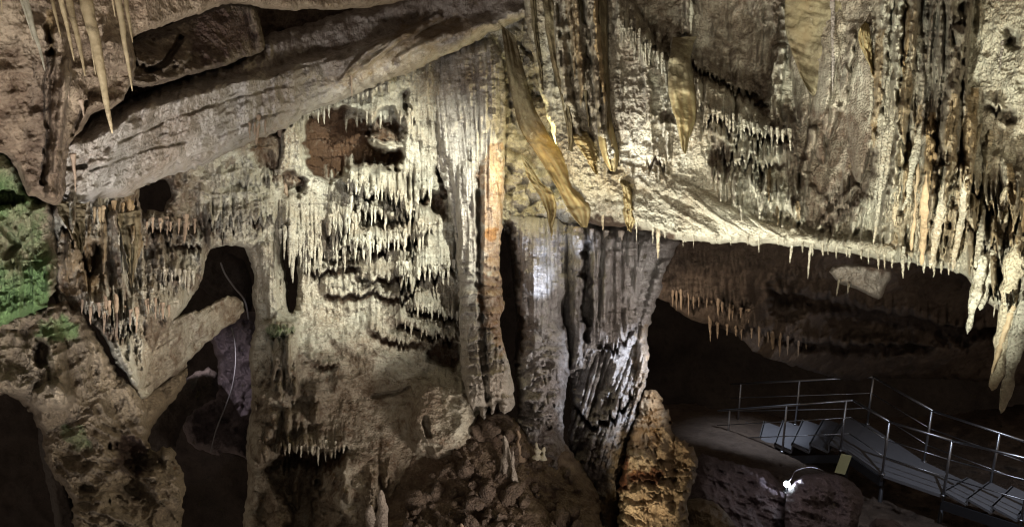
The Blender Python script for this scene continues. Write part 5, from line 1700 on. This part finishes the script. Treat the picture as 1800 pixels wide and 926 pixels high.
def flight(n0, n1, f0, f1, steps):
    """treads and saw-tooth stringer from (n0,f0) up to (n1,f1); points on the deck line"""
    dz = (n1.z - n0.z) / steps
    for i in range(steps):
        t0, t1 = i / steps, (i + 1) / steps
        a, b = n0.lerp(n1, t0), n0.lerp(n1, t1)
        c, d = f0.lerp(f1, t1), f0.lerp(f1, t0)
        zz = max(a.z, b.z)
        a, b, c, d = [Vector((p.x, p.y, zz - 0.02)) for p in (a, b, c, d)]
        ov = (b - a) * 0.04
        wpart('tread', prism(a - ov, b, c, d - ov, 0.045), 'tread')
        wpart('riser', prism(a, a + (b - a) * 0.06, d + (c - d) * 0.06, d, 0.02 + abs(dz)) if dz > 0 else prism(b - (b - a) * 0.06, b, c, c - (c - d) * 0.06, 0.02 + abs(dz)), 'tread')
    off = Vector((0, 0, -0.10))
    for s0, s1, sg in ((n0, n1, 1), (f0, f1, -1)):
        e = Vector((0.02, 0, 0))
        wpart('stringer', prism(s0 + off - e, s1 + off - e, s1 + off + e, s0 + off + e, 0.18), 'under')


flight(nA + dn, nB + dn, fa + dn, fb + dn, 7)
flight(nD + dn, nF + dn, fm + dn, ff + dn, 6)


def railing(tops, posts, r=0.022):
    rl = bpy.data.objects.new('railing', None)
    C.objects.link(rl)
    rl.parent = root

    def rp(name, g):
        return wpart(name, g, 'steel', rl, True)
    segs = [tube([tops[i], tops[i + 1]], 0.024) for i in range(len(tops) - 1)]
    rp('handrail', join(segs))
    for hgt in (0.36, 0.70):
        segs = [tube([tops[i] + Vector((0, 0, -hgt)), tops[i + 1] + Vector((0, 0, -hgt))], 0.010, 6) for i in range(len(tops) - 1)]
        rp('mid_rail', join(segs))
    for p in posts:
        rp('post', join([tube([p + Vector((0, 0, -RH - 0.12)), p], 0.024), tube([p + Vector((0, 0, -RH + 0.0)), p + Vector((0, 0, -RH + 0.014))], 0.05)]))


railing([nA0, nB, nC, nD, nE, nF], [nA, nA.lerp(nB, 0.50), nB.lerp(nA, 0.05), nC, nD, nE, nE.lerp(nF, .8)])
railing([fa0, fb, fc, fd, ff], [fa0.lerp(fb, 0.08), fa0.lerp(fb, 0.52), fb, fb.lerp(fc, 0.98), fd.lerp(fc, 0.25), ff])
# support legs under the platform
for p in (nB, nC, nD, nE):
    wpart('support_leg', tube([p + dn + Vector((0.1, 0.15, -0.24)), p + dn + Vector((0.1, 0.15, -2.2))], 0.04), 'under', smooth=True)

# concrete path running left from the foot of the stairs
a0, b0 = nA + dn, fa + dn
pathn = prism(a0 + Vector((-3.2, 0.6, -0.10)), a0 + Vector((0.1, 0, -0.02)), b0 + Vector((0.1, 0, -0.02)), b0 + Vector((-3.2, 0.8, -0.10)), 0.15)
o = link_mesh('cave_path', [tuple(x) for x in pathn[0]], pathn[1], M['tread'], smooth=False)
tag(o, kind='structure')

# ---- yellow plate under the platform corner
c = P(1482, 815, 14.6)
u_, v_, n_ = Vector((0.08, -0.04, 0.0)), Vector((0.05, 0.02, 0.17)), Vector((0.008, 0.018, 0))
V = [c - u_ - v_ - n_, c + u_ - v_ - n_, c + u_ + v_ - n_, c - u_ + v_ - n_, c - u_ - v_ + n_, c + u_ - v_ + n_, c + u_ + v_ + n_, c - u_ + v_ + n_]
o = link_mesh('plate', [tuple(x) for x in V], [(0, 1, 2, 3), (7, 6, 5, 4), (0, 4, 5, 1), (1, 5, 6, 2), (2, 6, 7, 3), (3, 7, 4, 0)], M['sign'], smooth=False)
tag(o, 'dull yellow blank plate fixed under the near corner of the platform', 'plate', kind='thing')


# ---- floor lamps
def floor_lamp(p, aim, label, size=0.07, lit=M['lens']):
    root2 = bpy.data.objects.new('floodlight', None)
    C.objects.link(root2)
    root2.location = p
    d = (Vector(aim) - Vector(p)).normalized()
    tag(root2, label, 'lamp', kind='thing')
    h = join([tube([-d * size * 1.6, -d * size * 0.3], size * 0.8, 14), tube([-d * size * 0.3, Vector((0, 0, 0))], size * 1.05, 14)])
    link_mesh('housing', h[0], h[1], M['housing'], root2, tris=h[2])
    l = tube([d * 0.002, d * 0.012], size * 0.85, 14)
    link_mesh('lens', l[0], l[1], lit, root2, tris=l[2])
    b = join([tube([Vector((0, 0, -size * 2.6)), -d * size * 0.8], size * 0.18, 8), tube([Vector((0, 0, -size * 2.8)), Vector((0, 0, -size * 2.6))], size * 0.9, 12)])
    link_mesh('stand', b[0], b[1], M['housing'], root2, tris=b[2])


pl = P(1383, 850, 11.9)
floor_lamp(pl, pl + Vector((-0.35, -1.0, 0.25)), 'small bright white floodlight between two boulders below the stairs', 0.05)
spot('floor_lamp_light', pl + Vector((0, -0.12, 0.03)), P(1420, 800, 12.4), 50, BLUE, 150, 0.6)
o = tube_obj('cord', [pl + Vector((.0, .05, -.1)), P(1392, 838, 11.75), P(1400, 826, 11.9), P(1425, 820, 12.0), P(1446, 826, 11.9)], 0.005, 'cable')
tag(o, 'thin pale cord looping from the small floodlight over the boulder', 'cord', kind='thing')
print('built', len(bpy.data.objects))
